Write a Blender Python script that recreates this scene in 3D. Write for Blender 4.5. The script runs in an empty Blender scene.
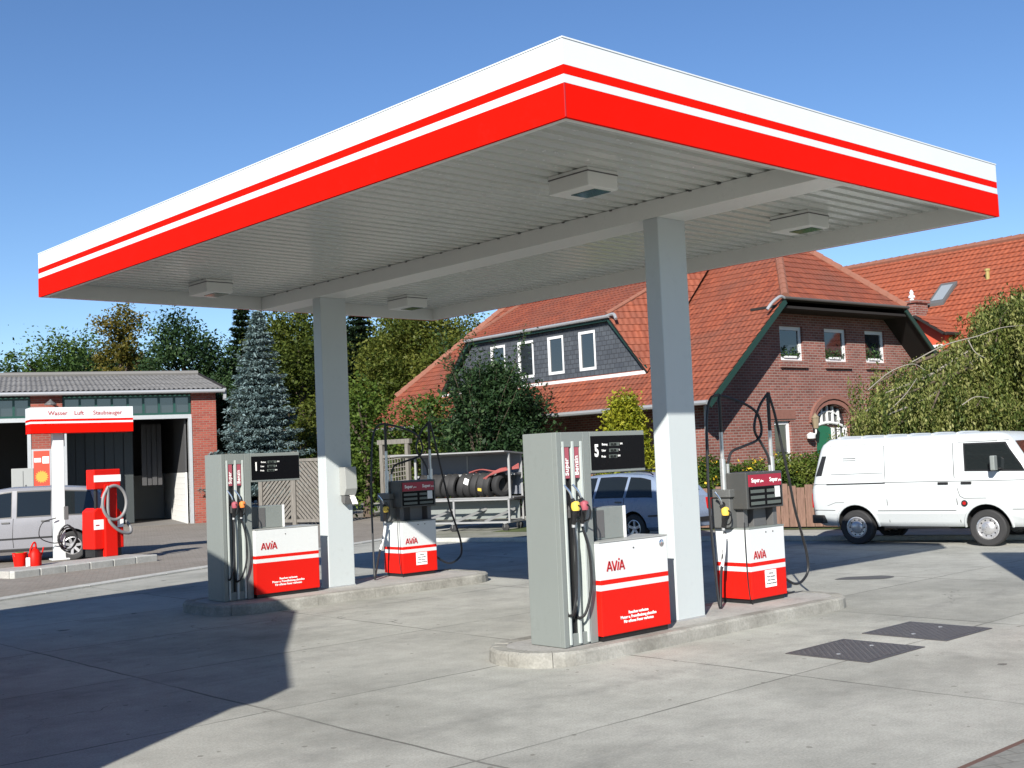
import bpy, bmesh, math, random
import numpy as np
from mathutils import Vector, Matrix, geometry

random.seed(7)
RNG = np.random.default_rng(7)
R = math.radians
SC = bpy.context.scene
COL = SC.collection

# ------------------------------------------------------------------ camera
F_PX, PITCH, ROLL, YAW, EYE = 1178.719, 0.0629765, -0.0430324, 0.8289715, 1.95
_c, _s = math.cos(YAW), math.sin(YAW)
FW = Vector((math.cos(PITCH) * _c, math.cos(PITCH) * _s, math.sin(PITCH)))
_r0 = Vector((_s, -_c, 0)); _u0 = _r0.cross(FW)
RT = math.cos(ROLL) * _r0 + math.sin(ROLL) * _u0
UP = -math.sin(ROLL) * _r0 + math.cos(ROLL) * _u0
O = Vector((0, 0, EYE))
def ray(u, v): return FW + RT * ((u - 512) / F_PX) + UP * ((384 - v) / F_PX)
def at(u, v, d): return O + ray(u, v) * d
def ground(u, v, z=0.0):
    r = ray(u, v); return O + r * ((z - EYE) / r.z)

cam_d = bpy.data.cameras.new('camera'); cam = bpy.data.objects.new('camera', cam_d); COL.objects.link(cam)
cam_d.sensor_width = 36; cam_d.lens = F_PX * 36 / 1024; cam_d.clip_end = 3000; cam_d.clip_start = 0.1
m = Matrix((RT, UP, -FW)).transposed().to_4x4(); m.translation = O; cam.matrix_world = m
SC.camera = cam

# ------------------------------------------------------------------ light
SUN_A, SUN_B = 1.482, 0.982                     # shift of a shadow per metre of height
sun_el = math.atan2(1, math.hypot(SUN_A, SUN_B))
W = bpy.data.worlds.new('World'); SC.world = W; W.use_nodes = True
nt = W.node_tree; nt.nodes.clear()
sky = nt.nodes.new('ShaderNodeTexSky'); sky.sky_type = 'NISHITA'; sky.sun_disc = False
sky.sun_elevation = sun_el
to_sun = Vector((-SUN_A, -SUN_B, 1)).normalized()
sky.sun_rotation = math.atan2(to_sun.x, to_sun.y)
sky.air_density = 1.0; sky.altitude = 1200; sky.dust_density = 0.0; sky.ozone_density = 3.2
bg = nt.nodes.new('ShaderNodeBackground'); bg.inputs[1].default_value = 0.079
wo = nt.nodes.new('ShaderNodeOutputWorld')
hs_ = nt.nodes.new('ShaderNodeHueSaturation'); hs_.inputs['Hue'].default_value = 0.505; hs_.inputs['Saturation'].default_value = 1.12
nt.links.new(sky.outputs[0], hs_.inputs['Color']); nt.links.new(hs_.outputs[0], bg.inputs[0]); nt.links.new(bg.outputs[0], wo.inputs[0])
sd = bpy.data.lights.new('sun', 'SUN'); so = bpy.data.objects.new('sun', sd); COL.objects.link(so)
sd.energy = 5.0; sd.angle = R(0.5); sd.color = (1.0, 0.95, 0.87)
so.rotation_euler = (-to_sun).to_track_quat('-Z', 'Y').to_euler(); so.location = (-20, -15, 30)
SC.view_settings.view_transform = 'Standard'; SC.view_settings.look = 'None'
SC.view_settings.exposure = 0.82; SC.view_settings.gamma = 1.0
SC.view_settings.use_curve_mapping = False

# ------------------------------------------------------------------ materials
class N:
    """tiny node-graph helper"""
    def __init__(s, name):
        s.m = bpy.data.materials.new(name); s.m.use_nodes = True; s.t = s.m.node_tree
        s.t.nodes.clear()
        s.out = s.t.nodes.new('ShaderNodeOutputMaterial')
        s.p = s.t.nodes.new('ShaderNodeBsdfPrincipled'); s.link(s.p.outputs[0], s.out.inputs[0])
    def n(s, typ, **k):
        nd = s.t.nodes.new('ShaderNode' + typ)
        for a, v in k.items(): setattr(nd, a, v)
        return nd
    def link(s, a, b): s.t.links.new(a, b)
    def put(s, sock, v):
        if hasattr(v, 'is_linked'): s.link(v, sock)
        elif isinstance(v, tuple) and len(v) == 3 and sock.type == 'RGBA': sock.default_value = (*v, 1)
        else: sock.default_value = v
    def math(s, op, a, b=0.0, c=None):
        nd = s.n('Math', operation=op); s.put(nd.inputs[0], a); s.put(nd.inputs[1], b)
        if c is not None: s.put(nd.inputs[2], c)
        return nd.outputs[0]
    def mix(s, f, a, b, mode='MIX'):
        nd = s.n('MixRGB', blend_type=mode); s.put(nd.inputs[0], f); s.put(nd.inputs[1], a); s.put(nd.inputs[2], b)
        return nd.outputs[0]
    def coord(s, which='Object'): return s.n('TexCoord').outputs[which]
    def pos(s): return s.n('NewGeometry').outputs['Position']
    def sep(s, v):
        nd = s.n('SeparateXYZ'); s.link(v, nd.inputs[0]); return nd.outputs
    def comb(s, x, y, z=0.0):
        nd = s.n('CombineXYZ'); s.put(nd.inputs[0], x); s.put(nd.inputs[1], y); s.put(nd.inputs[2], z); return nd.outputs[0]
    def noise(s, vec, scale, detail=4, rough=0.55):
        nd = s.n('TexNoise'); nd.inputs['Scale'].default_value = scale; nd.inputs['Detail'].default_value = detail
        nd.inputs['Roughness'].default_value = rough; s.link(vec, nd.inputs['Vector']); return nd.outputs[0]
    def ramp(s, f, stops):
        nd = s.n('ValToRGB'); e = nd.color_ramp.elements
        while len(e) < len(stops): e.new(0.5)
        for i, (p, c) in enumerate(stops):
            e[i].position = p; e[i].color = (*c, 1) if isinstance(c, tuple) else (c, c, c, 1)
        s.link(f, nd.inputs[0]); return nd.outputs[0]
    def bump(s, h, strength, dist=0.02):
        nd = s.n('Bump'); nd.inputs['Strength'].default_value = strength; nd.inputs['Distance'].default_value = dist
        s.link(h, nd.inputs['Height']); s.link(nd.outputs[0], s.p.inputs['Normal'])
    def fin(s, col, rough=0.6, metal=0.0, spec=None):
        s.put(s.p.inputs['Base Color'], col); s.put(s.p.inputs['Roughness'], rough); s.put(s.p.inputs['Metallic'], metal)
        if spec is not None: s.put(s.p.inputs['Specular IOR Level'], spec)
        return s.m

MATS = {}
def paint(name, col, rough=0.45, metal=0.0, var=0.12, scale=3.0, spec=None, dirt=0.25, bump=0.0):
    """painted / plastic / metal surface with uneven tone, grime and roughness"""
    if name in MATS: return MATS[name]
    k = N(name); c = k.coord()
    a = k.noise(c, scale, 5); b = k.noise(c, scale * 9, 3)
    f = k.math('MULTIPLY_ADD', a, var, 1 - var * 0.5)
    col1 = k.mix(1.0, col, k.comb(f, f, f), 'MULTIPLY')
    g = k.ramp(k.math('MULTIPLY', a, b), [(0.30, 0.0), (0.48, dirt)])
    grime = tuple(x * 0.45 + 0.02 for x in col)
    col2 = k.mix(g, col1, grime)
    rr = k.math('MULTIPLY_ADD', b, 0.2, rough - 0.1)
    k.fin(col2, rr, metal, spec)
    if bump: k.bump(b, bump, 0.01)
    MATS[name] = k.m; return k.m

def plain(name, col, rough=0.5, metal=0.0, spec=None):
    return paint(name, col, rough, metal, 0.06, 6.0, spec, 0.08)

def wall_vec(k):
    """metres along a vertical wall, metres up (object space)"""
    c = k.sep(k.coord()); nrm = k.sep(k.n('TexCoord').outputs['Normal'])
    side = k.math('GREATER_THAN', k.math('ABSOLUTE', nrm[0]), k.math('ABSOLUTE', nrm[1]))
    mx = k.n('Mix'); k.link(side, mx.inputs[0]); k.link(c[0], mx.inputs[2]); k.link(c[1], mx.inputs[3])
    return k.comb(mx.outputs[0], c[2], 0.0)

def brick(name, c1, c2, mortar, w=0.25, h=0.085):
    k = N(name); v = wall_vec(k)
    b = k.n('TexBrick'); k.link(v, b.inputs['Vector'])
    b.inputs['Color1'].default_value = (*c1, 1); b.inputs['Color2'].default_value = (*c2, 1); b.inputs['Mortar'].default_value = (*mortar, 1)
    b.inputs['Scale'].default_value = 1.0; b.inputs['Mortar Size'].default_value = 0.012; b.inputs['Mortar Smooth'].default_value = 0.2
    b.inputs['Brick Width'].default_value = w; b.inputs['Row Height'].default_value = h; b.inputs['Bias'].default_value = 0.0
    nz = k.noise(v, 0.9, 5); f = k.math('MULTIPLY_ADD', nz, 0.7, 0.65)
    col = k.mix(1.0, b.outputs[0], k.comb(f, f, f), 'MULTIPLY')
    k.bump(k.math('SUBTRACT', 1.0, b.outputs['Fac']), 0.6, 0.01)
    return k.fin(col, 0.85)

def tiles(name, c1, c2, c3, w=0.24, h=0.36):
    """clay pantiles: uv are metres across and up the slope"""
    k = N(name); uv = k.sep(k.coord('UV'))
    iu = k.math('FLOOR', k.math('DIVIDE', uv[0], w)); iv = k.math('FLOOR', k.math('DIVIDE', uv[1], h))
    wn = k.n('TexWhiteNoise', noise_dimensions='2D'); k.link(k.comb(iu, iv), wn.inputs['Vector'])
    col = k.mix(wn.outputs[0], c1, c2)
    big = k.noise(k.comb(uv[0], uv[1]), 0.5, 5, 0.6)
    col = k.mix(k.ramp(big, [(0.42, 0.0), (0.7, 0.8)]), col, c3)
    fine = k.noise(k.comb(uv[0], uv[1]), 14, 3)
    f = k.math('MULTIPLY_ADD', fine, 0.5, 0.75)
    col = k.mix(1.0, col, k.comb(f, f, f), 'MULTIPLY')
    wave = k.math('SINE', k.math('MULTIPLY', uv[0], 2 * math.pi / w))
    k.bump(wave, 0.4, 0.035)
    return k.fin(col, 0.75)

def leafmat(name, cols, trans=0.35, rough=0.55):
    """leaf colour picked per leaf from a few natural tints"""
    k = N(name)
    a = k.n('Attribute', attribute_name='tint').outputs['Fac']
    st = [(i / max(1, len(cols) - 1), c) for i, c in enumerate(cols)]
    col = k.ramp(a, st)
    k.fin(col, rough, 0, 0.25)
    tr = k.n('BsdfTranslucent'); k.link(k.mix(1.0, col, (1.0, 1.0, 0.5), 'MULTIPLY'), tr.inputs[0])
    ms = k.n('MixShader'); ms.inputs[0].default_value = trans
    k.link(k.p.outputs[0], ms.inputs[1]); k.link(tr.outputs[0], ms.inputs[2]); k.link(ms.outputs[0], k.out.inputs[0])
    return k.m

def concrete_ground():
    k = N('forecourt_concrete'); P = k.pos(); q = k.sep(P)
    # slab joints, measured in the yard's own grid; wobble so they are not ruled lines
    wob = k.math('MULTIPLY_ADD', k.noise(P, 1.3, 4), 0.07, -0.035)
    def joint(c, off, step, hw):
        d = k.math('ABSOLUTE', k.math('SUBTRACT', k.math('MODULO', k.math('ADD', k.math('ADD', c, wob), 1000 * step - off + step / 2), step), step / 2))
        return k.math('LESS_THAN', d, hw)
    jx = joint(q[0], 5.02, 3.57, 0.014); jy = joint(q[1], 5.98, 2.52, 0.011)
    jt = k.math('MAXIMUM', jx, jy)
    keep = k.ramp(k.noise(P, 0.8, 3), [(0.35, 0.35), (0.55, 0.95)])
    jt = k.math('MULTIPLY', jt, keep)
    # tone per slab
    ix = k.math('FLOOR', k.math('DIVIDE', k.math('SUBTRACT', q[0], 5.02), 3.57)); iy = k.math('FLOOR', k.math('DIVIDE', k.math('SUBTRACT', q[1], 5.98), 2.52))
    wn = k.n('TexWhiteNoise', noise_dimensions='2D'); k.link(k.comb(ix, iy), wn.inputs['Vector'])
    slab = k.math('MULTIPLY_ADD', wn.outputs[0], 0.16, 0.92)
    a = k.noise(P, 0.45, 6, 0.65); b = k.noise(P, 3.4, 8, 0.75); c = k.noise(P, 55, 4, 0.75)
    col = k.ramp(a, [(0.28, (0.215, 0.216, 0.192)), (0.5, (0.312, 0.312, 0.280)), (0.72, (0.385, 0.382, 0.345))])
    f = k.math('MULTIPLY', slab, k.math('MULTIPLY_ADD', b, 0.65, 0.68))
    f = k.math('MULTIPLY', f, k.math('MULTIPLY_ADD', c, 1.1, 0.45))
    col = k.mix(1.0, col, k.comb(f, f, f), 'MULTIPLY')
    v2 = k.n('TexVoronoi'); v2.inputs['Scale'].default_value = 5.5; k.link(P, v2.inputs['Vector'])
    peb = k.math('LESS_THAN', v2.outputs['Distance'], k.math('MULTIPLY', k.noise(P, 19, 3), k.math('MULTIPLY', 0.22, k.math('GREATER_THAN', k.sep(v2.outputs['Color'])[1], 0.72))))
    col = k.mix(k.math('MULTIPLY', peb, 0.6), col, (0.10, 0.09, 0.075))
    # oil drips and chewing-gum spots
    vo = k.n('TexVoronoi'); vo.inputs['Scale'].default_value = 1.1; k.link(P, vo.inputs['Vector'])
    sz = k.math('MULTIPLY_ADD', k.noise(P, 7, 3), 0.22, -0.045)
    spot = k.math('LESS_THAN', vo.outputs['Distance'], k.math('MULTIPLY', sz, k.math('GREATER_THAN', k.sep(vo.outputs['Color'])[0], 0.45)))
    stain = k.ramp(k.noise(P, 0.9, 5, 0.7), [(0.62, 0.0), (0.76, 0.36)])
    # drips stretched along the way cars drive
    mp = k.n('Mapping'); mp.inputs['Scale'].default_value = (0.35, 2.2, 1); k.link(P, mp.inputs[0])
    streak = k.ramp(k.noise(mp.outputs[0], 1.2, 6, 0.7), [(0.58, 0.0), (0.74, 0.32)])
    col = k.mix(streak, col, (0.12, 0.12, 0.115))
    col = k.mix(stain, col, (0.10, 0.097, 0.09))
    # rubber laid down along the lanes beside the islands, and hairline cracks
    def lane(y0_, w_): return k.math('SUBTRACT', 1.0, k.math('MINIMUM', k.math('DIVIDE', k.math('ABSOLUTE', k.math('SUBTRACT', k.math('ADD', q[1], k.math('MULTIPLY', wob, 4.0)), y0_)), w_), 1.0))
    ln = k.math('MAXIMUM', k.math('MAXIMUM', lane(6.9, .55), lane(5.2, .5)), k.math('MAXIMUM', lane(10.6, .6), k.math('MAXIMUM', lane(12.3, .6), lane(13.4, .4))))
    ln = k.math('MULTIPLY', ln, k.ramp(k.noise(P, 2.2, 6, 0.7), [(0.42, 0.0), (0.68, 0.42)]))
    col = k.mix(ln, col, (0.11, 0.11, 0.103))
    vc = k.n('TexVoronoi', feature='DISTANCE_TO_EDGE'); vc.inputs['Scale'].default_value = 0.27
    wp = k.n('VectorMath', operation='ADD'); nz3 = k.n('TexNoise'); nz3.inputs['Scale'].default_value = 1.6; nz3.inputs['Detail'].default_value = 6; k.link(P, nz3.inputs['Vector']); k.link(P, wp.inputs[0]); k.link(nz3.outputs['Color'], wp.inputs[1]); k.link(wp.outputs[0], vc.inputs['Vector'])
    crack = k.math('MULTIPLY', k.math('LESS_THAN', vc.outputs['Distance'], 0.0022), k.ramp(k.noise(P, 0.35, 3), [(0.56, 0.0), (0.62, 0.6)]))
    col = k.mix(crack, col, (0.055, 0.052, 0.046))
    col = k.mix(k.math('MULTIPLY', spot, 0.75), col, (0.06, 0.055, 0.05))
    col = k.mix(k.math('MULTIPLY', jt, 0.72), col, (0.05, 0.048, 0.042))
    h = k.math('SUBTRACT', k.math('MULTIPLY_ADD', c, 0.5, k.math('MULTIPLY', b, 0.5)), jt)
    k.bump(h, 0.35, 0.012)
    return k.fin(col, 0.88, 0, 0.3)

def ground_mat(name, cols, scale=0.5, pave=None, rough=0.9):
    k = N(name); P = k.pos()
    a = k.noise(P, scale, 6, 0.6); b = k.noise(P, scale * 12, 4); c = k.noise(P, 45, 3)
    col = k.ramp(a, [(0.3, cols[0]), (0.7, cols[1])])
    f = k.math('MULTIPLY', k.math('MULTIPLY_ADD', b, 0.5, 0.75), k.math('MULTIPLY_ADD', c, 0.5, 0.75))
    col = k.mix(1.0, col, k.comb(f, f, f), 'MULTIPLY')
    if pave:
        mp = k.n('Mapping'); mp.inputs['Rotation'].default_value = (0, 0, R(25)); k.link(P, mp.inputs[0])
        br = k.n('TexBrick'); k.link(mp.outputs[0], br.inputs['Vector']); br.inputs['Scale'].default_value = 1.0
        br.inputs['Color1'].default_value = (1, 1, 1, 1); br.inputs['Color2'].default_value = (0.88, 0.88, 0.88, 1); br.inputs['Mortar'].default_value = (0.72, 0.72, 0.70, 1)
        br.inputs['Brick Width'].default_value = pave; br.inputs['Row Height'].default_value = pave / 2; br.inputs['Mortar Size'].default_value = 0.008
        col = k.mix(1.0, col, br.outputs[0], 'MULTIPLY')
    k.bump(c, 0.3, 0.01)
    return k.fin(col, rough, 0, 0.25)

def corrugated_mat():
    k = N('fibre_cement_roof'); c = k.coord('UV')
    a = k.noise(c, 1.2, 6, 0.7); b = k.noise(c, 9, 4)
    col = k.ramp(a, [(0.3, (0.10, 0.097, 0.092)), (0.7, (0.205, 0.20, 0.192))])
    f = k.math('MULTIPLY_ADD', b, 0.7, 0.65)
    return k.fin(k.mix(1.0, col, k.comb(f, f, f), 'MULTIPLY'), 0.9)

def wood_mat(name, c1, c2):
    k = N(name); c = k.coord(); mp = k.n('Mapping'); mp.inputs['Scale'].default_value = (6, 6, 0.7); k.link(c, mp.inputs[0])
    a = k.noise(mp.outputs[0], 4, 5, 0.7)
    k.bump(a, 0.3, 0.01)
    return k.fin(k.ramp(a, [(0.3, c1), (0.7, c2)]), 0.85)

M = {}
M['concrete'] = concrete_ground()
M['paving'] = ground_mat('brick_paving', [(0.20, 0.178, 0.152), (0.265, 0.243, 0.215)], 0.4, 0.2)
M['sidewalk'] = ground_mat('kerb_stone', [(0.32, 0.325, 0.305), (0.43, 0.43, 0.405)], 0.8)
M['kerb'] = ground_mat('worn_kerb', [(0.17, 0.165, 0.145), (0.34, 0.335, 0.305)], 2.2)
M['island_top'] = ground_mat('island_concrete', [(0.27, 0.265, 0.25), (0.37, 0.36, 0.335)], 1.5)
M['grass'] = ground_mat('verge_soil', [(0.05, 0.07, 0.025), (0.10, 0.12, 0.045)], 1.0)
M['red'] = paint('signal_red', (0.62, 0.006, 0.002), 0.7, spec=0.04, var=0.10, dirt=0.12)
M['red_pump'] = paint('pump_red', (0.58, 0.009, 0.004), 0.5, spec=0.2, var=0.08, dirt=0.14)
M['darkred'] = paint('lettering_red', (0.38, 0.018, 0.022), 0.5, dirt=0.05)
M['white'] = paint('fascia_white', (0.60, 0.63, 0.64), 0.5, var=0.08, dirt=0.06)
M['white_pump'] = paint('pump_white', (0.60, 0.62, 0.62), 0.35, var=0.06, dirt=0.12)
M['soffit'] = paint('soffit_sheet', (0.57, 0.59, 0.55), 0.24, var=0.10, scale=1.2, dirt=0.25)
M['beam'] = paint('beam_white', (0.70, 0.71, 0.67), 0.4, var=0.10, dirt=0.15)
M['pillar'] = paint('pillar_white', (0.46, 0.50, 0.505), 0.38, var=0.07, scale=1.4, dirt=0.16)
M['grey'] = paint('pump_grey', (0.185, 0.205, 0.195), 0.42, var=0.12, scale=2, dirt=0.2)
M['grey_light'] = paint('pump_light_grey', (0.30, 0.31, 0.30), 0.45, var=0.1, dirt=0.15)
M['grey_dark'] = paint('pump_dark_grey', (0.10, 0.10, 0.10), 0.5, var=0.1)
M['head_grey'] = paint('head_dark_grey', (0.055, 0.056, 0.054), 0.45, var=0.1)
M['boot_grey'] = paint('boot_grey', (0.10, 0.104, 0.102), 0.5, var=0.1)
M['alu'] = paint('aluminium', (0.62, 0.63, 0.62), 0.32, 0.75, var=0.1, dirt=0.2)
M['steel'] = paint('galvanised_steel', (0.50, 0.51, 0.51), 0.45, 0.55, var=0.25, scale=8, dirt=0.25)
M['chrome'] = paint('bright_metal', (0.75, 0.75, 0.76), 0.2, 0.95, dirt=0.1)
M['black'] = paint('black_plastic', (0.012, 0.012, 0.013), 0.4, dirt=0.1)
M['screen'] = paint('display_black', (0.004, 0.004, 0.005), 0.3, spec=0.08, var=0.05, dirt=0.05)
M['lcd'] = paint('lcd_grey', (0.085, 0.10, 0.09), 0.4)
M['rail'] = paint('pale_rail', (0.42, 0.46, 0.44), 0.4)
M['rubber'] = paint('tyre_rubber', (0.022, 0.022, 0.023), 0.75, var=0.4, scale=7, dirt=0.4)
M['hose'] = paint('hose_rubber', (0.015, 0.015, 0.016), 0.42, dirt=0.3)
M['greyhose'] = paint('grey_hose', (0.20, 0.20, 0.20), 0.5)
M['label_red'] = paint('faded_label_red', (0.33, 0.075, 0.10), 0.5)
M['claret'] = paint('claret_label', (0.30, 0.012, 0.035), 0.35)
M['textwhite'] = paint('lettering_white', (0.82, 0.82, 0.80), 0.5, dirt=0.03)
M['yellow'] = paint('nozzle_yellow', (0.75, 0.52, 0.08), 0.45)
M['orange'] = paint('nozzle_orange', (0.75, 0.22, 0.05), 0.45)
M['paper'] = paint('paper_white', (0.85, 0.85, 0.83), 0.8, dirt=0.03)
M['manhole'] = paint('cast_iron_cover', (0.085, 0.080, 0.080), 0.55, 0.3, var=0.5, scale=6, dirt=0.4)
M['oil'] = paint('oil_stain', (0.07, 0.068, 0.065), 0.6, var=0.5, scale=8)
M['brick_house'] = brick('house_brick', (0.135, 0.042, 0.032), (0.215, 0.074, 0.056), (0.225, 0.18, 0.16))
M['brick_garage'] = brick('garage_brick', (0.20, 0.036, 0.024), (0.27, 0.062, 0.040), (0.21, 0.115, 0.09), 0.25, 0.085)
M['brick_shop'] = brick('shop_brick', (0.22, 0.08, 0.055), (0.30, 0.12, 0.085), (0.3, 0.27, 0.24))
M['tile'] = tiles('house_tiles', (0.170, 0.040, 0.019), (0.255, 0.064, 0.029), (0.150, 0.052, 0.031), 0.21, 0.30)
M['tile2'] = tiles('new_tiles', (0.255, 0.060, 0.026), (0.315, 0.080, 0.036), (0.22, 0.062, 0.032), 0.22, 0.34)
M['ridge'] = paint('ridge_tile', (0.21, 0.085, 0.055), 0.8, var=0.5, scale=5)
M['slate'] = brick('slate_cladding', (0.040, 0.048, 0.060), (0.062, 0.072, 0.086), (0.022, 0.026, 0.032), .22, .16)
M['green_trim'] = paint('dark_green_trim', (0.007, 0.034, 0.026), 0.5)
M['green_door'] = paint('green_door_paint', (0.010, 0.115, 0.060), 0.4)
M['dark_wood'] = paint('dark_soffit_wood', (0.010, 0.008, 0.007), 0.85)
M['zinc'] = paint('zinc_gutter', (0.36, 0.37, 0.38), 0.45, 0.4)
M['frame_white'] = paint('window_frame_white', (0.66, 0.67, 0.67), 0.45, dirt=0.08)
M['corrugated'] = corrugated_mat()
M['wood_fence'] = wood_mat('weathered_wood', (0.10, 0.092, 0.080), (0.20, 0.185, 0.162))
M['wood_brown'] = wood_mat('brown_boards', (0.11, 0.062, 0.045), (0.22, 0.13, 0.095))
M['bark'] = paint('bark', (0.085, 0.062, 0.045), 0.9, var=0.6, scale=5)
M['bark_pale'] = paint('pale_bark', (0.22, 0.20, 0.17), 0.9, var=0.4, scale=5)
M['van'] = paint('van_white', (0.50, 0.53, 0.54), 0.3, var=0.05, scale=1.2, dirt=0.06)
M['silver'] = paint('silver_paint', (0.215, 0.217, 0.235), 0.28, 0.0, var=0.03, scale=.5, dirt=0.0)
M['bluesilver'] = paint('blue_silver_paint', (0.19, 0.24, 0.33), 0.28, 0.0, var=0.03, scale=.5, dirt=0.0)
M['seam'] = paint('panel_gap', (0.03, 0.03, 0.03), 0.8)
M['arch'] = paint('wheel_well', (0.012, 0.012, 0.012), 0.9)
M['lamp_red'] = paint('tail_lamp_red', (0.35, 0.01, 0.01), 0.2)
M['hub'] = paint('hubcap_metal', (0.55, 0.55, 0.56), 0.3, 0.7)
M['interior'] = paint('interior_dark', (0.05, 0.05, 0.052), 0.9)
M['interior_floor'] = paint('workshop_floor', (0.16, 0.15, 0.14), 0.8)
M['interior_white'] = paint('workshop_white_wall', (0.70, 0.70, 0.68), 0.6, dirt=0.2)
M['green_glass_frame'] = paint('green_transom', (0.012, 0.055, 0.042), 0.35)
M['shutter'] = paint('grey_folding_door', (0.035, 0.042, 0.043), 0.5)
M['poster_red'] = paint('poster_red', (0.55, 0.06, 0.03), 0.5)
M['poster_sun'] = paint('poster_orange', (0.8, 0.32, 0.05), 0.5)
M['flower_y'] = paint('flower_yellow', (0.62, 0.42, 0.03), 0.6)
def glass(name, col=(0.02, 0.025, 0.03), rough=0.04, ior=1.9):
    k = N(name); k.p.inputs['IOR'].default_value = ior; return k.fin(col, rough, 0.0, 0.6)
M['glass'] = glass('window_glass')
M['carglass'] = glass('car_glass', (0.010, 0.013, 0.014), 0.03, 1.5)
M['lampglass'] = glass('lamp_glass', (0.03, 0.09, 0.07), 0.1)
M['headlight'] = glass('headlight_glass', (0.45, 0.47, 0.5), 0.1)

# ------------------------------------------------------------------ objects
def props(o, label=None, cat=None, group=None, kind=None):
    if label: o['label'] = label
    if cat: o['category'] = cat
    if group: o['group'] = group
    if kind: o['kind'] = kind
    return o

def thing(name, loc, rz, label, cat, group=None):
    o = bpy.data.objects.new(name, None); COL.objects.link(o)
    o.empty_display_size = 0.2
    o.location = loc; o.rotation_euler = (0, 0, rz)
    return props(o, label, cat, group)

def copy_tree(o, parent=None):
    c = o.copy(); COL.objects.link(c)
    if parent: c.parent = parent
    for ch in list(o.children): copy_tree(ch, c)
    return c

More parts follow.
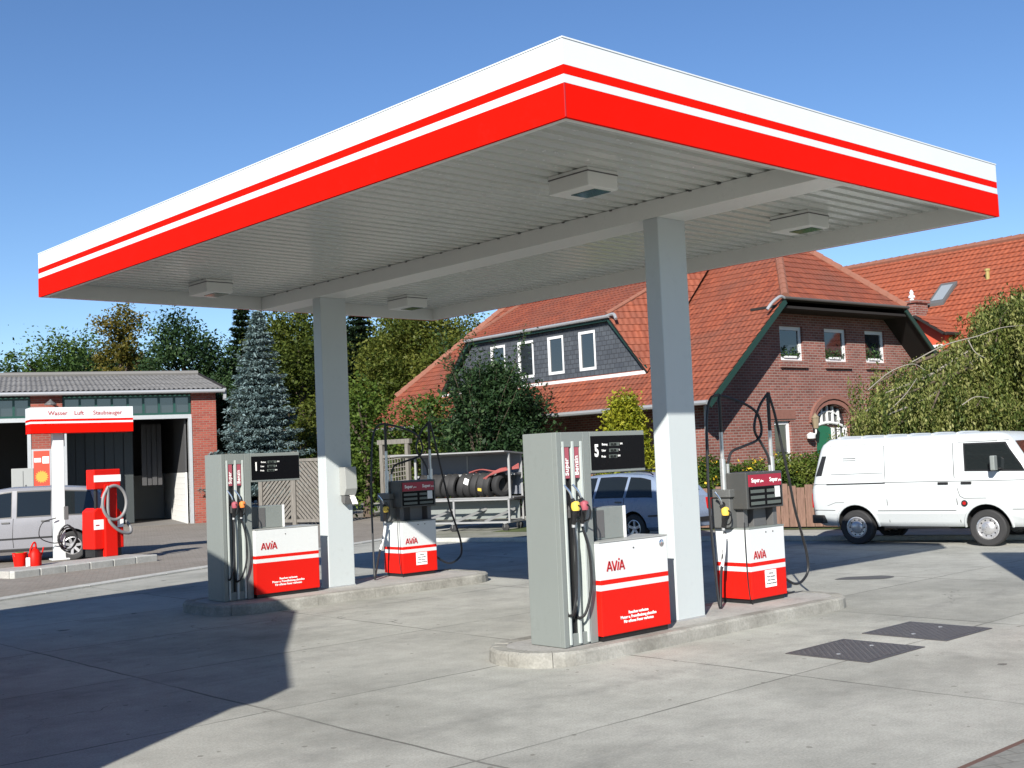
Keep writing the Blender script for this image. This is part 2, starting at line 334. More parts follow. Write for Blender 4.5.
class MB:
    def __init__(s): s.v = []; s.f = []; s.m = []; s.uv = {}
    def add(s, vs, fs, m=0, uvs=None):
        b = len(s.v); s.v += [tuple(p) for p in vs]
        for i, f in enumerate(fs):
            if uvs: s.uv[len(s.f)] = uvs[i]
            s.f.append(tuple(b + j for j in f)); s.m.append(m)
        return s
    def box(s, x0, x1, y0, y1, z0, z1, m=0):
        vs = [(x0,y0,z0),(x1,y0,z0),(x1,y1,z0),(x0,y1,z0),(x0,y0,z1),(x1,y0,z1),(x1,y1,z1),(x0,y1,z1)]
        return s.add(vs, [(0,3,2,1),(4,5,6,7),(0,1,5,4),(1,2,6,5),(2,3,7,6),(3,0,4,7)], m)
    def beam(s, a, b, w, h, m=0, up=(0, 0, 1)):
        """rectangular bar from a to b"""
        a = Vector(a); b = Vector(b); d = (b - a).normalized(); up = Vector(up)
        sd = d.cross(up)
        if sd.length < 1e-4: sd = d.cross(Vector((1, 0, 0)))
        sd.normalize(); u = sd.cross(d)
        vs = [p + sd * (i * w / 2) + u * (j * h / 2) for p in (a, b) for i, j in ((-1,-1),(1,-1),(1,1),(-1,1))]
        return s.add(vs, [(0,1,2,3),(7,6,5,4),(0,4,5,1),(1,5,6,2),(2,6,7,3),(3,7,4,0)], m)
    def tube(s, pts, r, n=8, m=0, cap=True):
        pts = [Vector(p) for p in pts]; k = len(pts)
        rs = r if isinstance(r, (list, tuple)) else [r] * k
        vs = []; ref = None
        for i, p in enumerate(pts):
            d = (pts[min(i + 1, k - 1)] - pts[max(i - 1, 0)]).normalized()
            if ref is None: ref = d.orthogonal().normalized()
            ref = (ref - d * ref.dot(d)); ref = ref.normalized() if ref.length > 1e-5 else d.orthogonal().normalized()
            q = d.cross(ref)
            for j in range(n):
                a = 2 * math.pi * j / n; vs.append(p + (ref * math.cos(a) + q * math.sin(a)) * rs[i])
        fs = [(i*n+j, i*n+(j+1)%n, (i+1)*n+(j+1)%n, (i+1)*n+j) for i in range(k-1) for j in range(n)]
        if cap: fs += [tuple(range(n-1, -1, -1)), tuple((k-1)*n + j for j in range(n))]
        return s.add(vs, fs, m)
    def lathe(s, prof, c=(0,0,0), axis='z', n=24, m=0):
        """prof: (radius, along)"""
        vs = []
        for r, h in prof:
            for j in range(n):
                a = 2 * math.pi * j / n; x, y = r * math.cos(a), r * math.sin(a)
                p = {'z': (x, y, h), 'y': (x, h, y), 'x': (h, x, y)}[axis]
                vs.append((p[0]+c[0], p[1]+c[1], p[2]+c[2]))
        k = len(prof)
        fs = [(i*n+j, i*n+(j+1)%n, (i+1)*n+(j+1)%n, (i+1)*n+j) for i in range(k-1) for j in range(n)]
        return s.add(vs, fs, m)
    def prism(s, poly, a, b, axis='y', m=0):
        """poly in the two other axes, swept from a to b along axis"""
        def P(q, t): return {'y': (q[0], t, q[1]), 'x': (t, q[0], q[1]), 'z': (q[0], q[1], t)}[axis]
        n = len(poly); vs = [P(q, a) for q in poly] + [P(q, b) for q in poly]
        tri = geometry.tessellate_polygon([[Vector((q[0], q[1], 0)) for q in poly]])
        fs = [tuple(t) for t in tri] + [tuple(n + i for i in reversed(t)) for t in tri]
        fs += [(i, (i+1) % n, n + (i+1) % n, n + i) for i in range(n)]
        return s.add(vs, fs, m)
    def quad(s, a, b, c, d, m=0): return s.add([a, b, c, d], [(0, 1, 2, 3)], m)
    def wall(s, outer, holes, org, U, Nn, th, m=0, mr=None):
        """vertical wall with openings: outer/holes in (u, z), Nn points inwards"""
        U = Vector(U); Nn = Vector(Nn); org = Vector(org)
        P = lambda q, d: org + U * q[0] + Vector((0, 0, q[1])) + Nn * d
        loops = [outer] + holes; flat = [q for l in loops for q in l]
        tri = geometry.tessellate_polygon([[Vector((q[0], q[1], 0)) for q in l] for l in loops])
        n = len(flat)
        s.add([P(q, 0) for q in flat] + [P(q, th) for q in flat], [tuple(t) for t in tri] + [tuple(n + i for i in reversed(t)) for t in tri], m)
        b = 0
        for l in loops:
            k = len(l)
            s.add([P(q, 0) for q in l] + [P(q, th) for q in l], [(i, (i+1) % k, k + (i+1) % k, k + i) for i in range(k)], m if mr is None else mr)
            b += k
        return s
    def mesh(s, name, mats, smooth=None, bevel=0.0, seg=2, merge=True, recalc=True):
        me = bpy.data.meshes.new(name); me.from_pydata(s.v, [], s.f)
        for mm in (mats if isinstance(mats, (list, tuple)) else [mats]): me.materials.append(mm)
        me.polygons.foreach_set('material_index', s.m)
        if s.uv:
            ul = me.uv_layers.new(name='UVMap')
            for fi, uvs in s.uv.items():
                for li, q in zip(me.polygons[fi].loop_indices, uvs): ul.data[li].uv = q
        bm = bmesh.new(); bm.from_mesh(me)
        if merge: bmesh.ops.remove_doubles(bm, verts=bm.verts, dist=1e-5)
        if recalc: bmesh.ops.recalc_face_normals(bm, faces=bm.faces)
        if bevel:
            es = [e for e in bm.edges if len(e.link_faces) == 2 and e.calc_face_angle(0) > R(35)]
            if es: bmesh.ops.bevel(bm, geom=es, offset=bevel, segments=seg, affect='EDGES', profile=0.5, clamp_overlap=True)
        if smooth is not None:
            for f in bm.faces: f.smooth = True
            for e in bm.edges:
                if len(e.link_faces) == 2 and e.calc_face_angle(0) > smooth: e.smooth = False
        bm.to_mesh(me); bm.free(); me.update()
        return me
    def build(s, name, mats, parent=None, label=None, **k):
        o = bpy.data.objects.new(name, s.mesh(name, mats, **k)); COL.objects.link(o)
        if parent: o.parent = parent
        if label: o['label'] = label
        return o
SM = R(40)

def text(body, size, mat, parent, org, xdir=(1, 0, 0), ydir=(0, 0, 1), align='LEFT', bold=0.0, ext=0.0015, name='lettering', sx=1.0, shear=0.0):
    """flat lettering as a mesh, written along xdir, standing up along ydir"""
    cu = bpy.data.curves.new('lettering', 'FONT'); cu.body = body; cu.size = size; cu.align_x = align
    cu.extrude = ext; cu.offset = bold; cu.shear = shear; cu.resolution_u = 3
    t = bpy.data.objects.new('lettering_source', cu); COL.objects.link(t)
    dg = bpy.context.evaluated_depsgraph_get(); dg.update()
    me = bpy.data.meshes.new_from_object(t.evaluated_get(dg))
    bpy.data.objects.remove(t); bpy.data.curves.remove(cu)
    X = Vector(xdir).normalized(); Y = Vector(ydir).normalized(); Z = X.cross(Y)
    mm = Matrix((X * sx, Y, Z)).transposed().to_4x4(); mm.translation = Vector(org)
    me.transform(mm); me.materials.clear(); me.materials.append(mat)
    o = bpy.data.objects.new(name, me); COL.objects.link(o); o.parent = parent
    return o

def bez(pts, n=10):
    """smooth path through points (Catmull-Rom)"""
    P = [Vector(p) for p in pts]; P = [P[0] * 2 - P[1]] + P + [P[-1] * 2 - P[-2]]; out = []
    for i in range(1, len(P) - 2):
        for j in range(n):
            t = j / n
            out.append(0.5 * ((2 * P[i]) + (P[i+1] - P[i-1]) * t + (2*P[i-1] - 5*P[i] + 4*P[i+1] - P[i+2]) * t*t + (3*P[i] - P[i-1] - 3*P[i+1] + P[i+2]) * t**3))
    out.append(P[-2]); return out

# ================================================================== GROUND
def sheet(name, poly, z, mat, **kw):
    b = MB(); b.add([(p[0], p[1], z) for p in poly], [tuple(range(len(poly)))])
    o = b.build(name, mat); return props(o, kind='structure', **kw)

sheet('ground', [(-700, -700), (900, -700), (900, 900), (-700, 900)], 0.0, M['concrete'])
# older yard: brick paving in front of the workshop, a pale kerb line between
pk = [ground(-60, 611), ground(205, 569), ground(330, 547)]
dirk = (pk[1] - pk[0]).normalized()
a0 = pk[0] - dirk * 12; b0 = pk[1] + dirk * 22
nrm = Vector((-dirk.y, dirk.x, 0))
sheet('brick_paving', [a0 + nrm * 0.28, b0 + nrm * 0.28, b0 + nrm * 40, a0 + nrm * 40], 0.004, M['paving'])
kb = MB(); kb.add([a0, b0, b0 + nrm * 0.28, a0 + nrm * 0.28], [(0, 1, 2, 3)])
ks = MB()
L = (b0 - a0).length; nst = int(L / 1.0)
for i in range(nst):
    p = a0 + dirk * (i * L / nst + 0.01); q = a0 + dirk * ((i + 1) * L / nst - 0.01)
    ks.add([p + Vector((0,0,.0)), q, q + nrm*0.28, p + nrm*0.28, p + Vector((0,0,.03)), q + Vector((0,0,.03)), q + nrm*0.28 + Vector((0,0,.035)), p + nrm*0.28 + Vector((0,0,.035))],
           [(0,3,2,1),(4,5,6,7),(0,1,5,4),(1,2,6,5),(2,3,7,6),(3,0,4,7)])
props(ks.build('kerb_line', M['sidewalk'], merge=False), kind='structure')
# pavement strip with kerb in front of the hedge where the van stands
ka = ground(788, 541); kc = ground(1060, 540)
kd = (kc - ka).normalized(); kn = Vector((-kd.y, kd.x, 0))
kn = kn if kn.x > 0 else -kn
p0 = ka - kd * 9; p1 = kc + kd * 14
vk = MB(); vk.box(0, (p1 - p0).length, 0, 0.14, 0, 0.10)
vo_ = vk.build('pavement_kerb', M['sidewalk'], bevel=0.015); vo_.location = p0; vo_.rotation_euler = (0, 0, math.atan2(kd.y, kd.x))
props(vo_, kind='structure')
sheet('verge', [p0 + kn * 3.2, p1 + kn * 3.2, p1 + kn * 60, p0 + kn * 60], 0.012, M['grass'])
# bottom right corner: drain edge and older slab
sheet('drain_channel', [(2.0, 3.545), (16, 3.545), (16, 3.505), (2.0, 3.505)], 0.004, paint('rusty_edge', (.11, .06, .045), .8, var=.5))
sheet('old_slab', [(2.0, 3.505), (16, 3.505), (16, -6), (2.0, -6)], 0.004, ground_mat('old_slab_paving', [(0.17, 0.17, 0.155), (0.235, 0.235, 0.215)], 0.9, 0.3))
# oil stain
oc = ground(866, 578); ob = MB()
ob.add([(oc.x + .36 * math.cos(a) * (1 + .12 * math.sin(3 * a)), oc.y - .33 * math.cos(a) * .6 + .26 * math.sin(a) * (1 + .1 * math.cos(4 * a)), 0.004) for a in [i * math.pi / 16 for i in range(32)]], [tuple(range(32))])
props(ob.build('road_stain', M['oil']), kind='structure')
# grass under the tyre rack and along the fence
gb = [ground(395, 537), ground(528, 541), ground(540, 520), ground(400, 515)]
sheet('grass_patch', gb, 0.006, ground_mat('weedy_gravel', [(0.15, 0.155, 0.115), (0.25, 0.245, 0.215)], 1.2))

# ================================================================== MANHOLE COVERS
def manhole(c, dx, dy, label):
    t = thing('manhole_cover', (c[0], c[1], 0.0), 0, label, 'manhole cover', 'manhole covers in the concrete')
    fr = MB()
    for (x0, x1, y0, y1) in ((-dx/2-.05, dx/2+.05, -dy/2-.05, -dy/2), (-dx/2-.05, dx/2+.05, dy/2, dy/2+.05), (-dx/2-.05, -dx/2, -dy/2, dy/2), (dx/2, dx/2+.05, -dy/2, dy/2)):
        fr.box(x0, x1, y0, y1, -.03, .008)
    fr.build('rim', M['manhole'], t, merge=False)
    pl = MB(); pl.box(-dx/2+.006, dx/2-.006, -dy/2+.006, dy/2-.006, -.03, .009)
    n = 22
    for i in range(n):
        for j in range(n):
            x = -dx/2 + dx * (i + .5) / n; y = -dy/2 + dy * (j + .5) / n; s = .008
            a = .9 if (i + j) % 2 else -.9
            pl.beam((x - s*math.cos(a)*1.4, y - s*math.sin(a)*1.4, .0095), (x + s*math.cos(a)*1.4, y + s*math.sin(a)*1.4, .0095), .007, .003)
    pl.build('plate', M['manhole'], t, merge=False)
    h = MB()
    for x in (-dx*.32, dx*.32): h.lathe([(0, .012), (.022, .012), (.022, .005)], (x, 0, 0), n=10)
    h.build('lifting_eye', M['steel'], t)
manhole((9.93, 6.2), .90, .78, 'dark square steel access cover lying nearer the pump island kerb')
manhole((11.32, 6.22), .86, .82, 'dark square steel access cover lying farther right, towards the white van')

# ================================================================== ISLANDS
def rounded(x0, x1, y0, y1, r, n=7):
    out = []
    for cx, cy, a0 in ((x1-r, y0+r, -90), (x1-r, y1-r, 0), (x0+r, y1-r, 90), (x0+r, y0+r, 180)):
        for i in range(n + 1):
            a = R(a0 + 90 * i / n); out.append((cx + r*math.cos(a), cy + r*math.sin(a)))
    return out
def island(x0, x1, y0, y1, label):
    cx, cy = (x0+x1)/2, (y0+y1)/2
    t = thing('pump_island', (cx, cy, 0), 0, label, 'pump island', 'pump islands under the canopy')
    r = .52; h = .135; kw = .17
    out = rounded(x0-cx, x1-cx, y0-cy, y1-cy, r); inn = rounded(x0-cx+kw, x1-cx-kw, y0-cy+kw, y1-cy-kw, r-kw)
    # kerb stones: straight runs cut to 1 m, corner runs in 3 stones
    b = MB(); n = len(out); segs = []
    for i in range(n):
        a, c = Vector(out[i]), Vector(out[(i+1) % n]); e, g = Vector(inn[i]), Vector(inn[(i+1) % n])
        k = max(1, round((c-a).length / 1.0))
        for j in range(k): segs.append((a.lerp(c, j/k), a.lerp(c, (j+1)/k), e.lerp(g, j/k), e.lerp(g, (j+1)/k), (k > 1) or (i % 4 == 3)))
    for a, c, e, g, gap in segs:
        if gap:
            d = (c-a).normalized() * .006; c = c - d; g = g - d
        ch = .022; oa = (e-a).normalized()*ch; oc_ = (g-c).normalized()*ch
        jz = random.uniform(-.003, .003)
        vs = [(a.x,a.y,-.02),(c.x,c.y,-.02),(c.x+oc_.x*.4,c.y+oc_.y*.4,h-ch+jz),(a.x+oa.x*.4,a.y+oa.y*.4,h-ch+jz),(a.x+oa.x*1.5,a.y+oa.y*1.5,h+jz),(c.x+oc_.x*1.5,c.y+oc_.y*1.5,h+jz),(g.x,g.y,h+jz),(e.x,e.y,h+jz),(g.x,g.y,-.02),(e.x,e.y,-.02)]
        b.add(vs, [(0,1,2,3),(3,2,5,4),(4,5,6,7),(7,6,8,9),(1,8,6,5,2),(0,3,4,7,9)])
    b.build('kerb', M['kerb'], t, merge=False)
    tp = MB(); tp.prism(inn, -.01, h - .004, 'z'); tp.build('top_slab', M['island_top'], t)
island(7.46, 12.80, 7.84, 8.96, 'nearer concrete island with rounded kerb, carrying the pump numbered 5')
island(7.74, 12.72, 14.32, 15.86, 'farther concrete island with rounded kerb, carrying the pump numbered 1')

# ================================================================== CANOPY
CX0, CX1, CY0, CY1, CZ, CH = 6.306, 13.452, 6.149, 16.726, 4.516, 0.615
can = thing('station_canopy', ((CX0+CX1)/2, (CY0+CY1)/2, 0), 0, 'large flat white and red striped filling station roof on two grey-white pillars', 'canopy')
ox, oy = can.location.x, can.location.y
x0, x1, y0, y1 = CX0-ox, CX1-ox, CY0-oy, CY1-oy
# fascia bands (fractions from the top): white .34, red .11, white .12, red .43
BZ = [CZ+CH, CZ+CH*.665, CZ+CH*.545, CZ+CH*.435, CZ]
def ring(b, z0, z1, out, th, m=0):
    o = out
    for (a, c, d, e) in ((x0-o, x1+o, y0-o, y0-o+th), (x0-o, x1+o, y1+o-th, y1+o)): b.box(a, c, d, e, z0, z1, m)
    for (a, c, d, e) in ((x0-o, x0-o+th, y0-o+th, y1+o-th), (x1+o-th, x1+o, y0-o+th, y1+o-th)): b.box(a, c, d, e, z0, z1, m)
names = [('fascia_panel', M['white']), ('stripe', M['red']), ('stripe', M['white']), ('fascia_panel', M['red'])]
for i, (nm, mm) in enumerate(names):
    b = MB(); ring(b, BZ[i+1] + (.0 if i == 3 else .001), BZ[i] - .001, 0.0 if i != 1 and i != 2 else 0.0, .03)
    b.build(nm, mm, can, merge=False)
# panel joints of the fascia: thin cover strips at corners
b = MB()
for (a, c) in ((x0, y0), (x1, y0), (x0, y1), (x1, y1)):
    b.box(a-.004, a+.004, c-.004, c+.004, CZ+.002, CZ+CH*.43)
b.build('corner_seam', M['darkred'], can)
b = MB(); ring(b, CZ+CH, CZ+CH+.012, .006, .07); b.build('coping', M['white'], can, merge=False)
b = MB(); b.box(x0+.035, x1-.035, y0+.035, y1-.035, CZ+.40, CZ+.46); b.build('roof_sheet', M['steel'], can)
# inner lip of the fascia (white, seen from below)
b = MB(); ring(b, CZ, CZ+.32, -.034, .05); b.build('inner_lip', M['beam'], can, merge=False)
# trapezoid soffit sheet, ribs run across the canopy
SZ = CZ + .20; b = MB(); pitch = .20; n = int((y1-y0-.2)/pitch); yy = y0+.09
prof = []
st = (y1-y0-.18)/n
for i in range(n):
    y = yy + i*st
    prof += [(y, SZ), (y+st*.60, SZ), (y+st*.66, SZ+.042), (y+st*.95, SZ+.042)]
prof.append((yy+n*st, SZ))
vs = [(x0+.086, p[0], p[1]) for p in prof] + [(x1-.086, p[0], p[1]) for p in prof]; k = len(prof)
b.add(vs, [(i, i+1, k+i+1, k+i) for i in range(k-1)]); b.build('soffit', M['soffit'], can, recalc=False)
# beam along the pillars
bx = (9.84 + .235) - ox
b = MB(); b.box(bx-.235, bx+.235, y0+.09, y1-.09, CZ+.0, SZ-.004)
for xx in (bx-.24, bx+.24):
    for i in range(26):
        y = y0 + .5 + i*(y1-y0-1)/25; b.box(xx-.010, xx+.010, y-.018, y+.018, SZ-.016, SZ-.002, 1)
b.build('main_beam', [M['beam'], M['grey_dark']], can, merge=False)
# drip bolts on the rear lip
# pillars
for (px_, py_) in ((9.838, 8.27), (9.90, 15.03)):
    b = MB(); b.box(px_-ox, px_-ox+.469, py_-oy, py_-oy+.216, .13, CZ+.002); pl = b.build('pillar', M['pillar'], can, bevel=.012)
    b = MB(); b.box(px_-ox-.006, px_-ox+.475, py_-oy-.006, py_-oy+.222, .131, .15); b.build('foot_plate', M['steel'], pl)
# four lamp housings
for (lx, ly) in ((8.33, 7.93), (12.05, 7.93), (8.36, 15.55), (12.0, 15.6)):
    X, Y = lx-ox, ly-oy; zt = SZ
    b = MB(); b.box(X-.21, X+.21, Y-.27, Y+.27, zt-.19, zt-.002)
    lh = b.build('lamp_housing', M['beam'], can, bevel=.008)
    b = MB(); b.box(X-.214, X+.214, Y-.274, Y+.274, zt-.05, zt-.038); b.build('seam', M['grey_dark'], lh)
    b = MB(); b.box(X-.05, X+.18, Y-.20, Y+.12, zt-.197, zt-.189); b.build('lamp_glass', M['lampglass'], lh)

# ================================================================== PUMPS
def avia(parent, ox_, oz, h, y, mat):
    """the four slanted letters, strokes as bars; the i leans and carries a dot"""
    b = MB(); t = h*.20
    def bar(x0, z0, x1, z1, w=t):
        d = Vector((x1-x0, z1-z0)).normalized(); nn = Vector((-d.y, d.x))*w/2
        vs = [(x0+nn.x, z0+nn.y), (x0-nn.x, z0-nn.y), (x1-nn.x, z1-nn.y), (x1+nn.x, z1+nn.y)]
        b.prism([(ox_+p[0], oz+p[1]) for p in vs], y-.002, y+.002, 'y')
    A = h*.78
    def letA(x):
        bar(x+.02*h, 0, x+A*.5, h); bar(x+A*.5, h, x+A*.98, 0); bar(x+A*.22, h*.30, x+A*.78, h*.30, t*.8)
    letA(0); x = A*1.0
    bar(x+.04*h, h, x+A*.48, 0); bar(x+A*.48, 0, x+A*.96, h); x += A*1.02
    bar(x+.02*h, 0, x+.26*h, h*.86); bar(x+.27*h, h*1.02, x+.33*h, h*1.22); x += A*.42
    letA(x)
    return b.build('logo_lettering', mat, parent)

def wrap_bands(t, X0, X1, Y0, Y1, ZB, ZT, stripe_top, mats, name='cabinet'):
    """cabinet painted white over red with a red and a white stripe"""
    H = ZT
    z = [ZT, stripe_top, stripe_top-.047, stripe_top-.102, ZB]
    b = MB(); b.box(X0, X1, Y0, Y1, ZB, ZT, 0)
    # cut horizontal loops so each band is its own paint
    me = b.mesh(name, mats); bm = bmesh.new(); bm.from_mesh(me)
    for zz in z[1:4]: bmesh.ops.bisect_plane(bm, geom=bm.verts[:]+bm.edges[:]+bm.faces[:], plane_co=(0,0,zz), plane_no=(0,0,1))
    es = [e for e in bm.edges if len(e.link_faces) == 2 and e.calc_face_angle(0) > R(35)]
    bmesh.ops.bevel(bm, geom=es, offset=.008, segments=2, affect='EDGES', profile=.5, clamp_overlap=True)
    for f in bm.faces:
        c = f.calc_center_median().z
        f.material_index = 0 if (c > z[1] or z[3] < c < z[2]) else 1
    bm.to_mesh(me); bm.free()
    o = bpy.data.objects.new(name, me); COL.objects.link(o); o.parent = t
    return o

def nozzle(parent, p, cap, flip=1, sc=1.0):
    """pistol nozzle hung in its boot: spout up and back, lever guard, coloured scuff cap, hose stub down"""
    x, y, z = p
    b = MB()
    b.tube(bez([(x, y, z-.14*sc), (x, y-.02*sc, z-.05*sc), (x, y-.03*sc, z+.03*sc), (x-.01*sc, y, z+.10*sc)], 4), [.022*sc, .024*sc, .024*sc, .026*sc, .03*sc, .032*sc, .034*sc, .034*sc, .034*sc, .032*sc, .03*sc, .028*sc, .026*sc], 8)
    nz = b.build('nozzle', M['black'], parent, smooth=SM)
    g = MB(); g.tube(bez([(x, y-.01*sc, z-.12*sc), (x, y-.10*sc, z-.09*sc), (x, y-.11*sc, z+.02*sc), (x, y-.03*sc, z+.05*sc)], 5), .008*sc, 6); g.build('lever_guard', M['black'], nz)
    s_ = MB(); s_.tube(bez([(x-.01*sc, y-.01, z+.09*sc), (x-.035*sc, y+.0, z+.17*sc), (x-.075*sc, y+.035, z+.24*sc)], 5), .012*sc, 8); s_.build('spout', M['chrome'], nz, smooth=SM)
    c = MB(); c.lathe([(0, -.045*sc), (.038*sc, -.04*sc), (.046*sc, 0), (.042*sc, .035*sc), (.02*sc, .05*sc), (0, .05*sc)], (x+.005, y-.035*sc, z+.03*sc), 'z', 12); c.build('scuff_cap', cap, nz, smooth=SM)
    f = MB(); f.lathe([(0, 0), (.018*sc, 0), (.018*sc, .03*sc), (0, .03*sc)], (x, y, z-.17*sc), 'z', 10); f.build('swivel', M['steel'], nz)
    return nz

def tower_pump(loc, number, caps, label, lid_lock, right=1.02):
    t = thing('fuel_pump', loc, 0, label, 'fuel pump', 'fuel pumps on the two islands')
    TW, TD, TH = .46, .47, 2.045
    b = MB()
    b.box(0, TW, .055, TD, 0, TH)                       # body
    b.box(0, .062, 0, .055, 0, TH); b.box(.36, TW, 0, .055, 0, TH)
    b.box(.062, .36, 0, .055, 1.90, TH); b.box(.062, .36, .012, .055, 0, .12)
    tw = b.build('hose_tower', M['grey'], t, bevel=.006, merge=False)
    b = MB(); b.box(.072, .098, -.006, .06, .02, 1.955); b.box(.200, .232, -.006, .06, .02, 1.955); b.box(.318, .346, -.006, .06, .02, 1.955)
    b.build('guide_rail', M['rail'], t, bevel=.003, merge=False)
    b = MB(); b.box(.0625, .0715, .020, .058, .02, 1.955); b.box(.172, .199, .020, .058, .02, 1.955)
    b.build('hose_slot', M['black'], t, merge=False)
    for i, xx in enumerate((.100, .236)):
        b = MB(); b.box(xx, xx+.070, .006, .058, 1.60, 1.93); lb = b.build('grade_label', M['label_red'], t)
        text(('Super', 'Benzin')[i], .072, M['textwhite'], lb, (xx+.056, .004, 1.625), (0, 0, 1), (-1, 0, 0), bold=.001)
    # nozzle boots
    b = MB()
    for xx in (.125, .245): b.prism([(.02, 1.22), (.058, 1.22), (.058, 1.58), (.046, 1.58), (.046, 1.34), (.02, 1.30)], xx, xx+.055, 'x')
    b.build('nozzle_boot', M['grey_dark'], t, merge=False)
    for i, xx in enumerate((.155, .275)):
        nozzle(t, (xx, -.03, 1.30), caps[i])
        hb = MB()
        if i == 0: pts = [(xx, -.03, 1.13), (xx-.005, -.05, .9), (xx-.03, -.06, .55), (xx-.07, -.06, .36), (xx-.085, -.02, .30), (xx-.08, .03, .38), (xx-.08, .04, .9), (xx-.08, .045, 1.9)]
        else: pts = [(xx, -.03, 1.13), (xx+.045, -.06, .9), (xx+.05, -.07, .6), (xx-.01, -.07, .38), (xx-.07, -.05, .28), (xx-.085, .02, .33), (xx-.083, .04, .9), (xx-.083, .045, 1.9)]
        hb.tube(bez(pts, 8), .0135, 8); hb.build('hose', M['hose'], t, smooth=SM)
    # cantilevered display head
    b = MB(); b.box(TW, TW+.81, .0, .30, 1.635, 2.045); dh = b.build('display_head', M['grey'], t, bevel=.008)
    X = TW
    b = MB(); b.box(X+.012, X+.797, -.008, .004, 1.665, 2.0); sc_ = b.build('screen', M['screen'], dh, bevel=.003)
    text(number, .165, M['textwhite'], sc_, (X+.055, -.011, 1.80), bold=.006, sx=.72)
    for i, (w, z) in enumerate((('Betrag', 1.905), ('Liter', 1.845), ('Preis', 1.785))):
        text(w, .030, M['textwhite'], sc_, (X+.165-i*.006, -.011, z), bold=.0006)
        b = MB(); b.box(X+.275-i*.006, X+.42-i*.02, -.0105, -.006, z-.008, z+.026); lc = b.build('lcd_window', M['lcd'], sc_)
        text('00,00', .034, M['screen'], lc, (X+.29-i*.006, -.0135, z-.004), sx=1.1)
        text(('DM', 'L', 'DM')[i], .024, M['textwhite'], sc_, (X+.43-i*.02, -.011, z+.004), bold=.0005)
    # cabinet with striped panels
    CXR = TW + right
    cb = wrap_bands(t, TW+.004, CXR, -.058, .36, .05, .95, .592, [M['white_pump'], M['red_pump']])
    avia(cb, TW+.10, .672, .095, -.060, M['darkred'])
    for i, s in enumerate(('Rauchen verboten', 'Motor u. Fremdheizung abstellen', 'Für offenes Feuer verboten')):
        text(s, .040, M['textwhite'], cb, (TW+.53, -.061, .232-i*.042), align='CENTER', bold=.0009)
    if lid_lock:
        b = MB(); b.lathe([(0, -.066), (.028, -.066), (.038, -.060), (.038, -.05)], (TW+.93, 0, .885), 'y', 16); b.build('lock', M['chrome'], cb, smooth=SM)
    b = MB(); b.lathe([(0, -.063), (.008, -.063), (.008, -.056)], (TW+.50, 0, .873), 'y', 8); b.build('key_hole', M['black'], cb)
    b = MB(); b.box(TW+.03, CXR-.02, -.03, .34, 0, .052); b.build('plinth', M['black'], t)
    b = MB(); b.box(TW+.004, CXR+.004, -.062, .365, .952, .966); b.build('cabinet_lid', M['grey_light'], t, bevel=.003)
    # grey housing behind, on the lid
    b = MB(); b.box(TW+.17, TW+.60, .13, .34, .967, 1.285); hs = b.build('meter_housing', M['grey'], t, bevel=.008)
    b = MB(); b.box(TW+.175, TW+.285, .122, .129, .99, 1.26); b.build('recess_panel', M['grey_dark'], hs)  # flat dark panel: the shade of a side recess put into its colour
    b = MB(); b.box(TW+.575, TW+.604, .118, .13, .968, 1.288); b.build('edge_strip', M['frame_white'], hs)
    return t
KZ = .135
tower_pump((7.915, 8.05, KZ), '5', (M['yellow'], M['label_red']), 'grey and red fuel pump with big number 5 on its display, nearest the viewer', True, 1.02)
tower_pump((8.10, 14.91, KZ), '1', (M['label_red'], M['orange']), 'grey and red fuel pump with big number 1 on its display, on the farther island', False, 1.06)

